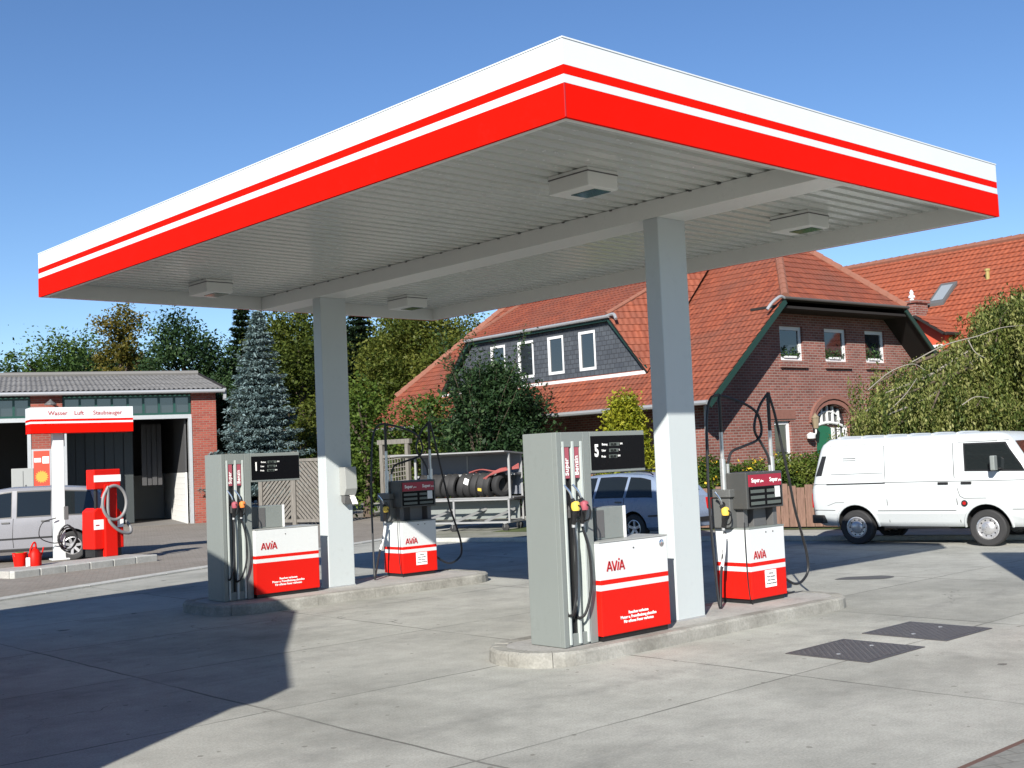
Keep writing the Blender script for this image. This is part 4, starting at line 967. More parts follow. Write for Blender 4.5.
# ------------------------------------------------------------------ van
def van():
    q0 = ground(860, 544); q1 = ground(991, 546); fd = (q1-q0).normalized(); hdg = math.atan2(fd.y, fd.x); lv = Vector((-fd.y, fd.x, 0))
    wb = (q1-q0).length; k = wb/2.46                        # model is drawn with a 2.46 m wheelbase
    t = thing('white_van', q0 + lv*.80*k - fd*1.02*k, hdg, 'white panel van parked at the kerb by the weeping tree', 'van', 'parked vehicles')
    t.scale = (k, k, k)
    # levels: z, x rear, x front, half width
    Lv = [(.34, .16, 4.40, .76), (.40, .06, 4.50, .82), (.58, .015, 4.56, .885), (.85, .0, 4.57, .915), (1.02, .01, 4.55, .922), (1.10, .03, 4.47, .915), (1.30, .075, 4.28, .892), (1.55, .135, 4.12, .858), (1.74, .19, 3.99, .826), (1.82, .23, 3.93, .802), (1.88, .30, 3.86, .755), (1.92, .42, 3.74, .66), (1.945, .70, 3.45, .46), (1.95, 1.1, 3.0, .25)]
    Lv = [(z if z < .6 else .6+(z-.6)*1.075, a+(.10 if z < 1.9 else 0), c, w) for z, a, c, w in Lv]
    def hw(z):
        for a, b_ in zip(Lv, Lv[1:]):
            if a[0] <= z <= b_[0]: f = (z-a[0])/(b_[0]-a[0]); return a[3]+(b_[3]-a[3])*f
        return Lv[0][3]
    def xr(z, i):
        for a, b_ in zip(Lv, Lv[1:]):
            if a[0] <= z <= b_[0]: f = (z-a[0])/(b_[0]-a[0]); return a[i]+(b_[i]-a[i])*f
    B = MB(); n = None; vs = []
    for (z, a, c, w) in Lv:
        r_ = min(.14, (c-a)*.2, w*.5); p = rounded(a, c, -w, w, r_, 4)
        # extra points along the long sides keep the panels smooth
        n = len(p); vs += [(x, y, z) for x, y in p]
    fs = [(i*n+j, i*n+(j+1) % n, (i+1)*n+(j+1) % n, (i+1)*n+j) for i in range(len(Lv)-1) for j in range(n)]
    fs += [tuple(reversed(range(n))), tuple((len(Lv)-1)*n+j for j in range(n))]
    B.add(vs, fs); me = B.mesh('body', [M['van'], M['arch']])
    wr = .325; ar = []
    for x in (1.02, 3.48):
        for sg in (-1, 1): ar.append((x, wr+.03, .40, sg*1.05, sg*.60))
    me = cut_arches(me, ar, [M['van'], M['arch']]); shade(me, R(30))
    o = bpy.data.objects.new('body', me); COL.objects.link(o); o.parent = t
    for x in (1.02, 3.48):
        for sg in (-1, 1):
            wheel(t, x, sg*.80, wr, .20, sg, style='steel')
            b = MB(); P_ = [(x+.415*math.cos(a), sg*(hw(max(.36, min(.9, wr+.03+.415*math.sin(a))))+.006), wr+.03+.415*math.sin(a)) for a in [R(-2)+i*R(184)/16 for i in range(17)]]
            b.tube(P_, .022, 6); b.build('arch_lip', M['van'], o, smooth=SM)
    def S(x, z, sg, off=.004): return (x, sg*(hw(z)+off), z)
    def strip(B, pts, sg, w=.011, off=.003):
        for a, c in zip(pts, pts[1:]):
            B.beam(S(*a, sg, off), S(*c, sg, off), .008, w, up=(0, 0, 1) if abs(c[0]-a[0]) > abs(c[1]-a[1]) else (1, 0, 0))
    def panel(name, poly, sg, mat, off=.006, parent=t, seal=None):
        """flat-ish panel following the side; poly = bottom-left, bottom-right, top-right, top-left"""
        bl, br, tr, tl = poly; nz, nx = 5, 6
        def g(off, e):
            P_ = []
            for j in range(nz+1):
                u = j/nz; xa = bl[0]+(tl[0]-bl[0])*u; xb = br[0]+(tr[0]-br[0])*u; za = bl[1]+(tl[1]-bl[1])*u; zb_ = br[1]+(tr[1]-br[1])*u
                ze = -e if j == 0 else (e if j == nz else 0)
                for i in range(nx+1):
                    f = i/nx; xe = -e if i == 0 else (e if i == nx else 0); P_.append(S(xa+(xb-xa)*f+xe, za+(zb_-za)*f+ze, sg, off))
            return P_
        fs = [(j*(nx+1)+i, j*(nx+1)+i+1, (j+1)*(nx+1)+i+1, (j+1)*(nx+1)+i) for j in range(nz) for i in range(nx)]
        b = MB(); b.add(g(off, 0), fs); w = b.build(name, mat, parent, smooth=SM)
        if seal: b = MB(); b.add(g(off-.003, .028), fs); b.build('window_seal', seal, w, smooth=SM)
        return w
    for sg in (-1, 1):
        # cab door window, mirrored seams, vents, slit by the tail
        panel('door_window', ((3.16, 1.37), (4.16, 1.35), (3.84, 1.82), (3.14, 1.82)), sg, M['carglass'], .007, seal=M['black'])
        panel('rear_vent', ((.24, 1.32), (.36, 1.32), (.46, 1.70), (.37, 1.70)), sg, M['black'], .007)
        B = MB()
        strip(B, [(2.99, .42), (2.97, .8), (2.94, 1.3), (2.92, 1.86)], sg)                     # front door rear edge / sliding door front edge
        strip(B, [(1.66, .42), (1.66, .8), (1.64, 1.3), (1.62, 1.86)], sg, .008)              # sliding door rear edge
        strip(B, [(3.02, 1.87), (3.72, 1.87)], sg, .008)
        strip(B, [(.15, .66), (.60, .65)], sg, .008); strip(B, [(1.46, .64), (2.94, .64)], sg, .009); strip(B, [(3.93, .66), (4.5, .66)], sg, .008)
        strip(B, [(.13, 1.16), (.52, 1.16)], sg, .006); strip(B, [(1.60, 1.17), (4.40, 1.17)], sg, .008)
        strip(B, [(.55, 1.34), (1.60, 1.35)], sg, .006); strip(B, [(.45, .74), (.62, .80), (.80, .80)], sg, .005)
        strip(B, [(2.99, 1.05), (3.03, .90), (3.10, .86), (3.5, .86)], sg, .006)
        strip(B, [(.80, 1.64), (1.06, 1.64)], sg, .010); strip(B, [(.80, 1.60), (1.06, 1.60)], sg, .007)
        B.build('panel_gap', M['grey'] if False else M['seam'], t, merge=False)
        B = MB(); strip(B, [(.46, 1.15), (1.64, 1.16)], sg, .022, .005); B.build('door_track', M['black'], t, merge=False)
        for x in (2.74, 3.16):
            p = S(x, 1.135, sg, .014); b = MB(); b.box(p[0]-.095, p[0]+.095, p[1]-.016, p[1]+.016, p[2]-.022, p[2]+.022); b.build('door_handle', M['black'], t, bevel=.008)
        p = S(3.10, .77, sg, .004); b = MB(); b.lathe([(0, p[1]+sg*.012), (.055, p[1]+sg*.012), (.06, p[1]-sg*.01)], (p[0], 0, p[2]), 'y', 18, 0); fc = b.build('filler_cap', M['black'], t, smooth=SM)
        b = MB(); b.lathe([(0, p[1]+sg*.016), (.032, p[1]+sg*.016), (.034, p[1])], (p[0], 0, p[2]), 'y', 14); b.build('cap_centre', M['lamp_red'], fc)
        # mirror
        p = S(3.80, 1.39, sg, .0); b = MB(); b.tube([(p[0], p[1]-sg*.02, p[2]-.02), (p[0]-.03, p[1]+sg*.12, p[2])], .014, 8); ma = b.build('mirror_arm', M['black'], t)
        b = MB(); b.box(p[0]-.13, p[0]-.05, p[1]+sg*.17-.085, p[1]+sg*.17+.085, p[2]-.04, p[2]+.22); b.build('mirror_shell', M['grey'], ma, bevel=.015)
        b = MB(); b.box(p[0]-.139, p[0]-.131, p[1]+sg*.17-.07, p[1]+sg*.17+.07, p[2]-.025, p[2]+.205); b.build('mirror_glass', M['glass'], ma)
        b = MB(); b.box(.09, .14, sg*.74-.09, sg*.74+.09, .70, .98); b.build('tail_lamp', M['lamp_red'], t, bevel=.015)
        b = MB(); b.box(4.54, 4.585, sg*.60-.12, sg*.60+.12, .74, .96); b.build('headlight', M['headlight'], t, bevel=.02)
        # rain gutter
        B = MB(); pts = [(.52, 1.90), (1.0, 1.91), (2.2, 1.91), (3.3, 1.91), (3.92, 1.89)]; B.tube([S(x, z, sg, .006) for x, z in pts], .012, 6); B.build('rain_gutter', M['frame_white'], t, smooth=SM)
    b = MB(); b.prism(rounded(.08, .40, -.90, .90, .10, 4), .40, .56, 'z'); b.build('rear_bumper', M['black'], t, bevel=.02)
    b = MB(); b.prism(rounded(4.30, 4.66, -.90, .90, .10, 4), .38, .54, 'z'); b.build('front_bumper', M['black'], t, bevel=.02)
    # windscreen and tailgate glass
    def endglass(name, i, za, zb_, sgn, wmul):
        b = MB(); P_ = []
        for j in range(4):
            z = za+(zb_-za)*j/3
            for yy in (-1, -.33, .33, 1): P_.append((xr(z, i)+sgn*.012, yy*(hw(z)-.16)*wmul, z))
        b.add(P_, [(j*4+q, j*4+q+1, (j+1)*4+q+1, (j+1)*4+q) for j in range(3) for q in range(3)]); b.build(name, M['carglass'], t, smooth=SM)
    endglass('windscreen', 2, 1.24, 1.86, 1, 1.0); endglass('rear_window', 1, 1.22, 1.80, -1, .95)
    # roof swages
    b = MB()
    for i in range(6):
        x = .65+i*.46; b.tube([(x, -.62, 2.03), (x, -.42, 2.052), (x, .42, 2.052), (x, .62, 2.03)], .022, 6)
    b.build('roof_swage', M['van'], t, smooth=SM, merge=False)
    b = MB(); b.box(1.5, 2.75, -.74, .74, .30, .36); b.box(.5, 1.4, -.5, .5, .24, .36); b.build('underbody', M['black'], t, merge=False)
    return t
van()

# ================================================================== ROOF HELPER
def roof_plane(B, poly, mt=0, course=.30, step=.026, th=.14, ms=1, seed=0):
    """tiled plane: poly = coplanar 3-D points; stepped courses on a slab. uv in metres"""
    P = [Vector(p) for p in poly]; n = (P[1]-P[0]).cross(P[2]-P[0])
    if n.length < 1e-6: n = (P[2]-P[0]).cross(P[3]-P[0])
    n.normalize()
    if n.z < 0: n = -n
    u = Vector((0, 0, 1)).cross(n).normalized(); v = n.cross(u)
    o = P[0]; q = [((p-o).dot(u), (p-o).dot(v)) for p in P]
    vmin = min(a[1] for a in q); vmax = max(a[1] for a in q)
    def clip(pl, c, keep_ge):
        out = []
        for i in range(len(pl)):
            a, b = pl[i], pl[(i+1) % len(pl)]; ia = (a[1] >= c) == keep_ge or a[1] == c; ib = (b[1] >= c) == keep_ge or b[1] == c
            if ia: out.append(a)
            if ia != ib:
                f = (c-a[1])/(b[1]-a[1]); out.append((a[0]+(b[0]-a[0])*f, c))
        return out
    W3 = lambda a, h: o+u*a[0]+v*a[1]+n*h
    k = 0; v0 = vmin
    while v0 < vmax-1e-4:
        v1 = min(v0+course, vmax); pl = clip(clip(q, v0, True), v1, False)
        if len(pl) >= 3:
            hh = lambda a: step*(1-(a[1]-v0)/course)+.004
            B.add([W3(a, hh(a)) for a in pl], [tuple(range(len(pl)))], mt, [[(a[0]+50, a[1]-vmin+.001) for a in pl]])
            lo = [a for a in pl if abs(a[1]-v0) < 1e-5]
            if len(lo) >= 2:
                a, b = min(lo), max(lo)
                B.add([W3(a, hh(a)), W3(b, hh(b)), W3(b, -.01), W3(a, -.01)], [(0, 1, 2, 3)], mt, [[(a[0]+50, v0-vmin), (b[0]+50, v0-vmin), (b[0]+50, v0-vmin), (a[0]+50, v0-vmin)]])
        v0 = v1; k += 1
    m_ = len(P); top = [p-n*.002 for p in P]; bot = [p-n*th for p in P]
    tri = geometry.tessellate_polygon([[Vector((a[0], a[1], 0)) for a in q]])
    B.add(top+bot, [tuple(t_) for t_ in tri]+[tuple(m_+i for i in reversed(t_)) for t_ in tri]+[(i, (i+1) % m_, m_+(i+1) % m_, m_+i) for i in range(m_)], ms)
    return B

def window(parent, org, U, Nn, u0, u1, z0, z1, fw=.075, cross=None, sill=None, depth=.10, name='window', sill_mat=None):
    """glazed window set back in an opening; Nn points into the wall. frame and sill are sub-parts"""
    U = Vector(U); Nn = Vector(Nn); org = Vector(org)
    P = lambda u, d, z: org+U*u+Nn*d+Vector((0, 0, z))
    b = MB()
    def slab(B, ua, ub, za, zb_, d0, d1, m=0):
        vs = [P(ua, d0, za), P(ub, d0, za), P(ub, d1, za), P(ua, d1, za), P(ua, d0, zb_), P(ub, d0, zb_), P(ub, d1, zb_), P(ua, d1, zb_)]
        B.add(vs, [(0,3,2,1),(4,5,6,7),(0,1,5,4),(1,2,6,5),(2,3,7,6),(3,0,4,7)], m)
    slab(b, u0+fw*.8, u1-fw*.8, z0+fw*.8, z1-fw*.8, depth+.03, depth+.045)
    w = b.build(name, M['glass'], parent)
    f = MB(); slab(f, u0, u0+fw, z0, z1, depth-.01, depth+.06); slab(f, u1-fw, u1, z0, z1, depth-.01, depth+.06); slab(f, u0+fw, u1-fw, z0, z0+fw, depth-.01, depth+.06); slab(f, u0+fw, u1-fw, z1-fw, z1, depth-.01, depth+.06)
    if cross:
        for c in cross.get('v', []): slab(f, u0+(u1-u0)*c-.02, u0+(u1-u0)*c+.02, z0+fw, z1-fw, depth, depth+.05)
        for c in cross.get('h', []): slab(f, u0+fw, u1-fw, z0+(z1-z0)*c-.02, z0+(z1-z0)*c+.02, depth, depth+.05)
    f.build('frame', M['frame_white'], w, merge=False)
    if sill:
        s_ = MB(); slab(s_, u0-.06, u1+.06, z0-sill, z0-.005, -.05, depth); s_.build('sill', sill_mat or M['frame_white'], w, bevel=.005)
    return w, slab

# ================================================================== BRICK HOUSE
HP = at(709, 402, 34); HA = R(-4)
hs = thing('brick_house', (HP.x, HP.y, 0), HA, 'dark red brick farmhouse with orange half-hipped tile roof and slate dormer', 'house')
RS, RZ, EZ, SL = 6.95, 9.35, 3.35, .863
GW = 13.9
# gable wall with openings
gy = 1.0
wins3 = [(4.60, 5.78), (6.92, 8.14), (9.18, 10.34)]; gz = (4.72, 5.83)
top = lambda s: EZ+SL*min(s, GW-s)-.17
outer = [(.85, 0), (GW-.85, 0), (GW-.85, top(.85)), (GW-3.55, 6.38), (3.55, 6.38), (.85, top(.85))]
holes = [[(a, gz[0]), (b_, gz[0]), (b_, gz[1]), (a, gz[1])] for a, b_ in wins3]
gw_ = (4.08, 4.92); gwz = (1.45, 2.77)
holes.append([(gw_[0], gwz[0]), (gw_[1], gwz[0]), (gw_[1], gwz[1]), (gw_[0], gwz[1])])
da, db = 6.18, 8.03; dmid = (da+db)/2; dr_ = (db-da)/2
arch = [(da, .25), (db, .25), (db, 2.70)]+[(dmid+dr_*math.cos(a), 2.70+.58*math.sin(a)) for a in [R(15*i) for i in range(1, 12)]]+[(da, 2.70)]
holes.append(arch)
holes.append([(9.9, 1.2), (11.1, 1.2), (11.1, 2.7), (9.9, 2.7)])
b = MB(); b.wall(outer, holes, (0, gy, 0), (1, 0, 0), (0, 1, 0), .30)
b.box(2.3, 2.6, gy+2.6, 17.9, 0, top(.85)+.3); b.box(.85, 1.15, gy+.30, gy+1.4, 0, top(.85)+.1); b.box(.85, 2.6, 17.3, 17.6, 0, top(.85)+.1); b.box(GW-1.15, GW-.85, gy+.30, 17.9, 0, top(.85)+.1); b.wall([(1.15, 0), (GW-1.15, 0), (GW-1.15, 3.9), (1.15, 3.9)], [], (0, 17.6, 0), (1, 0, 0), (0, 1, 0), .3)
hw_ = b.build('wall', M['brick_house'], hs, merge=False)
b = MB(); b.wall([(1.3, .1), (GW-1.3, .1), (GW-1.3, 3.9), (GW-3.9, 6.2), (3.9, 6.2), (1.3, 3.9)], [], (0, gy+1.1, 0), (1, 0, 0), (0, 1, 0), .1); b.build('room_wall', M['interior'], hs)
for a, c in wins3:
    w, _ = window(hs, (0, gy, 0), (1, 0, 0), (0, 1, 0), a, c, gz[0], gz[1], .12, None, None, .10)
    bs = MB(); bs.box(a-.08, c+.10, gy-.09, gy+.10, gz[0]-.24, gz[0]-.02); bs.build('brick_sill', M['brick_house'], w)
    # pot plants behind the pane edge
window(hs, (0, gy, 0), (1, 0, 0), (0, 1, 0), gw_[0], gw_[1], gwz[0], gwz[1], .11, None, None, .10)
window(hs, (0, gy, 0), (1, 0, 0), (0, 1, 0), 9.9, 11.1, 1.2, 2.7, .085, {'v': [.5]}, .10)
# brick soldier course over the ground-floor window and the rings of the arch
b = MB(); b.box(gw_[0]-.22, gw_[1]+.22, gy-.03, gy+.05, gwz[1]+.06, gwz[1]+.36)
for r0_, r1_, pr in ((.02, .17, .05), (.185, .33, .10)):
    pts = [(dmid+(dr_+r_)*math.cos(a), 2.70+(.58+r_)*math.sin(a)) for r_, rg in ((r0_, range(0, 13)), (r1_, range(12, -1, -1))) for a in [R(15*i) for i in rg]]
    b.prism(pts, gy-pr, gy+.05, 'y')
b.build('brick_arch', paint('arch_brick', (.19, .085, .065), .85, var=.5, scale=9), hs, merge=False)
# door: green leaf, white frame, fanlight bars, sidelight
dy = gy+.16
b = MB(); dt_ = lambda x: 2.62+.10*math.sin((x-da)/(db-da)*math.pi)
b.prism([(da+.15, .27), (da+1.02, .27), (da+1.02, 2.50), (da+.80, 2.58), (da+.55, 2.60), (da+.30, 2.54), (da+.15, 2.46)], dy, dy+.05, 'y'); dd = b.build('door', M['green_door'], hs)
b = MB(); b.box(da+.88, da+.93, dy-.05, dy, 1.15, 1.30); b.build('handle', M['chrome'], dd, bevel=.008)
b = MB()
for x in (da, da+1.03, db-.14): b.box(x, x+.14, dy-.03, dy+.06, .25, 2.52)
b.box(da+1.14, db-.14, dy-.02, dy+.05, 1.0, 1.12); b.box(da+1.14, db-.14, dy-.02, dy+.05, 1.62, 1.72)
b.box(da+1.40, da+1.48, dy-.02, dy+.05, 1.12, 2.52)
pts_ = []
for i in range(13):
    x = da+(db-da)*i/12; pts_.append((x, dy+.01, 2.52+.17*math.sin(math.pi*i/12)))
b.tube(pts_, .048, 8)
b.build('frame', M['frame_white'], dd, merge=False)
b = MB(); b.prism([(q[0]*1.0, q[1]) for q in arch], dy+.07, dy+.08, 'y'); fl = b.build('fanlight', M['glass'], hs)
b = MB()
for i in range(5):
    x = da+.28+i*.30; h_ = 2.70+.58*math.sqrt(max(0, 1-((x-dmid)/dr_)**2)); b.box(x-.035, x+.035, dy, dy+.06, 2.62, h_-.02)
b.tube([(dmid+dr_*.72*math.cos(a), dy+.03, 2.7+.36*math.sin(a)) for a in [R(12*i) for i in range(1, 15)]], .03, 6)
b.build('glazing_bars', M['frame_white'], fl, merge=False)
# wall lantern by the door
wl_ = MB(); wl_.tube(bez([(5.86, gy, 2.35), (5.86, gy-.22, 2.32), (5.82, gy-.28, 2.5)], 5), .03, 6); lm = wl_.build('wall_lantern', M['frame_white'], hs)
b = MB(); b.lathe([(0, 2.48), (.08, 2.50), (.12, 2.82), (.14, 2.84), (.03, 2.96), (0, 3.0)], (5.82, gy-.28, 0), 'z', 8); b.build('lantern_glass', paint('lantern_glass', (.22, .18, .12), .3), lm)
b = MB(); b.lathe([(0, 2.15), (.13, 2.18), (.15, 2.30), (.06, 2.36), (0, 2.36)], (5.68, gy-.18, 0), 'z', 10); b.build('letter_lamp', M['frame_white'], lm)

# roof
b = MB()
hz_ = EZ+SL*3.72; ax, ay0, ay1 = RS, 2.8, 16.2
roof_plane(b, [(0, 0, EZ), (3.72, 0, hz_), (ax, ay0, RZ), (ax, ay1, RZ), (1.6, 19, EZ+SL*1.6), (0, 19, EZ)])
roof_plane(b, [(GW, 0, EZ), (GW, 19, EZ), (GW-1.6, 19, EZ+SL*1.6), (ax, ay1, RZ), (ax, ay0, RZ), (GW-3.72, 0, hz_)])
roof_plane(b, [(3.72, 0, hz_), (GW-3.72, 0, hz_), (ax, ay0, RZ)])
roof_plane(b, [(1.6, 19, EZ+SL*1.6), (GW-1.6, 19, EZ+SL*1.6), (ax, ay1, RZ)])
rf = b.build('roof', [M['tile'], M['dark_wood']], hs, merge=False, recalc=True)
# ridge and hip tiles
def ridge_run(B, a, c, r=.13, step=.36):
    a = Vector(a); c = Vector(c); n = int((c-a).length/step); d = (c-a)/n
    for i in range(n):
        B.tube([a+d*i, a+d*(i+1.12)], [r*1.12, r*.92], 8)
b = MB(); ridge_run(b, (3.72, 0, hz_+.03), (ax, ay0, RZ+.05)); ridge_run(b, (GW-3.72, 0, hz_+.03), (ax, ay0, RZ+.05)); ridge_run(b, (ax, ay0, RZ+.05), (ax, ay1, RZ+.05)); ridge_run(b, (1.6, 19, EZ+SL*1.6+.03), (ax, ay1, RZ+.05))
b.build('ridge_tiles', M['ridge'], rf, smooth=SM, merge=False)
# dark green verge boards and fascia under the half hip, zinc gutters
for a_, c_ in (((0, -.015, EZ-.12), (3.72, -.015, hz_-.12)), ((GW, -.015, EZ-.12), (GW-3.72, -.015, hz_-.12))):
    b = MB(); b.beam(a_, c_, .05, .16); b.build('verge_board', M['green_trim'], rf)
b = MB(); b.tube([(3.60, -.05, hz_-.02), (GW-3.60, -.05, hz_-.02)], .05, 8); b.build('hip_gutter', paint('dark_gutter', (.07, .065, .06), .6), rf, smooth=SM)
b = MB(); b.tube(bez([(3.62, -.05, hz_-.03), (3.40, -.06, hz_+.0), (3.05, -.03, hz_-.20), (2.85, .02, hz_-.42)], 5), .05, 8)
b.tube([(-.06, -.0, EZ-.03), (-.06, 19, EZ-.03)], .075, 8)
b.tube([(.80, gy-.10, 3.3), (.80, gy-.10, .2)], .04, 8)
b.build('gutter', M['zinc'], rf, smooth=SM, merge=False)
b = MB(); b.box(3.3, GW-3.3, .05, gy+.05, hz_-.32, hz_-.24); b.build('soffit_board', M['dark_wood'], rf)

# dormer with sloping cheeks
DX, DZ0, DZ1 = 1.45, 4.62, 6.46; yb0, yb1, yt0, yt1 = 3.8, 15.2, 5.65, 13.1
dm = MB()
dwin = [(6.28, 7.14), (7.93, 8.80), (9.58, 10.50), (11.24, 12.14)]; dz = (4.84, 6.19)
# front wall runs along -y when seen from outside; use u = y
dm.wall([(yb0, DZ0-.25), (yb1, DZ0-.25), (yt1, DZ1+.02), (yt0, DZ1+.02)], [[(a, dz[0]), (c, dz[0]), (c, dz[1]), (a, dz[1])] for a, c in dwin], (DX, 0, 0), (0, 1, 0), (1, 0, 0), .22)
do = dm.build('dormer', M['slate'], hs, merge=False)
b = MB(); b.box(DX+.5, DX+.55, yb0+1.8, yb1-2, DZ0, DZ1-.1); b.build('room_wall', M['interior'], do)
for a, c in dwin: window(hs, (DX, 0, 0), (0, 1, 0), (1, 0, 0), a, c, dz[0], dz[1], .095, None, None, .02)
b = MB(); z1_ = lambda s: DZ1+.22+.50*(s-DX)
roof_plane(b, [(DX-.20, 5.45, z1_(DX-.20)), (DX-.20, 13.3, z1_(DX-.20)), (6.55, 14.0, z1_(6.55)), (6.55, 4.9, z1_(6.55))])
roof_plane(b, [(DX-.2, yb0-.12, DZ0-.1), (DX-.20, 5.45, z1_(DX-.20)), (6.55, 4.9, z1_(6.55))], th=.10)
roof_plane(b, [(DX-.2, yb1+.12, DZ0-.1), (6.55, 14.0, z1_(6.55)), (DX-.20, 13.3, z1_(DX-.20))], th=.10)
dr = b.build('dormer_roof', [M['tile'], M['dark_wood']], hs, merge=False)
b = MB(); ridge_run(b, (DX-.20, 5.45, z1_(DX-.20)+.03), (6.55, 4.9, z1_(6.55)+.03), .07); b.build('ridge_tiles', M['ridge'], dr, smooth=SM, merge=False); b = MB(); ridge_run(b, (DX-.20, 13.3, z1_(DX-.20)+.03), (6.55, 14.0, z1_(6.55)+.03), .07); b.build('ridge_tiles', M['ridge'], dr, smooth=SM, merge=False)
b = MB(); b.beam((DX-.10, yb0-.02, DZ0), (DX-.10, 5.52, DZ1+.06), .12, .14, up=(1, 0, 0)); b.beam((DX-.10, yb1+.02, DZ0), (DX-.10, 13.23, DZ1+.06), .12, .14, up=(1, 0, 0)); b.box(DX-.17, DX-.12, 5.5, 13.25, z1_(DX-.20)-.20, z1_(DX-.20)-.09); b.build('verge_board', M['green_trim'], dr, merge=False)
b = MB(); b.tube([(DX-.24, 5.3, z1_(DX-.20)-.06), (DX-.24, 13.4, z1_(DX-.20)-.06)], .06, 8); b.tube(bez([(DX-.24, 5.5, z1_(DX-.20)-.06), (DX-.22, 5.1, z1_(DX-.20)-.02), (DX-.3, 4.9, z1_(DX-.20)-.2)], 4), .055, 8); b.build('gutter', M['zinc'], dr, smooth=SM, merge=False)
b = MB(); b.box(DX-.16, DX-.03, yb0+.0, yb1-.0, DZ0-.17, DZ0-.03); b.build('lead_flashing', paint('pale_flashing', (.62, .62, .62), .6), do)

# ================================================================== SECOND HOUSE
H2 = at(940, 254, 46)
H2K = 1.32
h2 = thing('tiled_house', (H2.x*H2K, H2.y*H2K, EYE*(1-H2K)), HA, 'second house behind, with long bright orange tiled roof, skylight and small dormer', 'house')
h2.scale = (H2K, H2K, H2K)
rz2 = H2.z+.04; ex2 = -7.4; ez2 = rz2+.8*ex2
b = MB(); roof_plane(b, [(ex2, -16, ez2), (0, -16, rz2), (0, 9, rz2), (ex2, 9, ez2)], course=.34, step=.045); roof_plane(b, [(-ex2, -16, ez2), (-ex2, 9, ez2), (0, 9, rz2), (0, -16, rz2)], course=.34)
r2 = b.build('roof', [M['tile2'], M['dark_wood']], h2, merge=False)
b = MB(); ridge_run(b, (0, -16, rz2+.03), (0, 9, rz2+.03), .13); b.build('ridge_tiles', M['ridge'], r2, smooth=SM, merge=False)
b = MB(); b.wall([(-6.8, 0), (6.8, 0), (6.8, ez2+.3), (0, rz2-.2), (-6.8, ez2+.3)], [], (0, -15.6, 0), (1, 0, 0), (0, 1, 0), .3); b.box(-6.8, -6.5, -15.3, 8.6, 0, ez2+.3); b.box(6.5, 6.8, -15.3, 8.6, 0, ez2+.3); b.wall([(-6.5, 0), (6.5, 0), (6.5, ez2+.3), (0, rz2-.2), (-6.5, ez2+.3)], [], (0, 8.6, 0), (1, 0, 0), (0, 1, 0), .3)
b.build('wall', M['brick_house'], h2, merge=False)
zs = lambda x, e=0: rz2+.8*x+e
# skylight
b = MB(); sk = [(-3.10, -1.88), (-3.10, -1.22), (-2.08, -1.22), (-2.08, -1.88)]
b.add([(x, y, zs(x, .05)) for x, y in sk]+[(x, y, zs(x, .16)) for x, y in sk], [(0,1,2,3),(4,7,6,5),(0,4,5,1),(1,5,6,2),(2,6,7,3),(3,7,4,0)]); s1 = b.build('skylight', M['grey_dark'], r2)
b = MB(); sk = [(-2.98, -1.78), (-2.98, -1.32), (-2.22, -1.32), (-2.22, -1.78)]
b.add([(x, y, zs(x, .175)) for x, y in sk], [(0, 1, 2, 3)]); b.build('pane', glass('sky_glass', (.25, .28, .30), .05), s1)
# vent
b = MB(); b.tube([(-2.03, -3.04, zs(-2.03)), (-2.03, -3.04, zs(-2.03)+.36)], .07, 8); b.tube([(-2.03, -3.04, zs(-2.03)+.32), (-2.03, -3.04, zs(-2.03)+.40)], .10, 8); b.build('vent_pipe', paint('ochre_vent', (.30, .24, .08), .7), r2, merge=False)
# chimney with cowl
b = MB(); b.box(-4.1, -3.35, -1.40, -.62, zs(-4.1)-.2, zs(-3.6)+.55); b.box(-4.17, -3.28, -1.47, -.55, zs(-3.6)+.55, zs(-3.6)+.65); ch = b.build('chimney', M['brick_house'], r2, merge=False)
b = MB(); b.lathe([(.09, 0), (.07, .12), (.12, .14), (.12, .20), (.06, .25), (.08, .32), (.03, .42), (0, .44)], (-3.7, -1.0, zs(-3.6)+.65), 'z', 12); b.build('chimney_cowl', M['frame_white'], ch, smooth=SM)
# small dormer
rI = ray(918, 315)
def h2pt(u, v, lx):
    ex_ = Vector((math.cos(HA), math.sin(HA), 0)); base = Vector((H2.x, H2.y, 0)); r_ = ray(u, v)
    t_ = (lx+base.dot(ex_)-O.dot(ex_))/r_.dot(ex_); p = O+r_*t_-base; return p.dot(Vector((-ex_.y, ex_.x, 0))), p.z
ya, za = h2pt(918, 315.5, -5.3); ye, ze = h2pt(948, 333, -5.3)
hwid = ya-ye; yl = ya+hwid
b = MB(); xb = (za-rz2)/.8; xe_ = (ze-rz2)/.8
roof_plane(b, [(-5.5, ye, ze), (-5.5, ya, za), (xb, ya, za), (xe_, ye, ze)], course=.34, th=.08); roof_plane(b, [(-5.5, yl, ze), (xe_, yl, ze), (xb, ya, za), (-5.5, ya, za)], course=.34, th=.08)
d2 = b.build('dormer_roof', [M['tile2'], M['dark_wood']], h2, merge=False)
zw = zs(-5.25)-.2
b = MB(); b.wall([(ye+.15, zw), (yl-.15, zw), (yl-.15, ze+.02), (ya, za-.12), (ye+.15, ze+.02)], [], (-5.25, 0, 0), (0, 1, 0), (1, 0, 0), .12); b.box(-5.13, xe_+1.0, ye+.15, ye+.27, zw, ze+.02)
b.build('dormer', paint('dormer_tile_hanging', (.46, .075, .035), .75), h2, merge=False)
window(h2, (-5.25, 0, 0), (0, 1, 0), (1, 0, 0), ye+.25, ye+1.0, zw+.15, ze-.35, .09, {'v': [.5]}, .08, -.03)
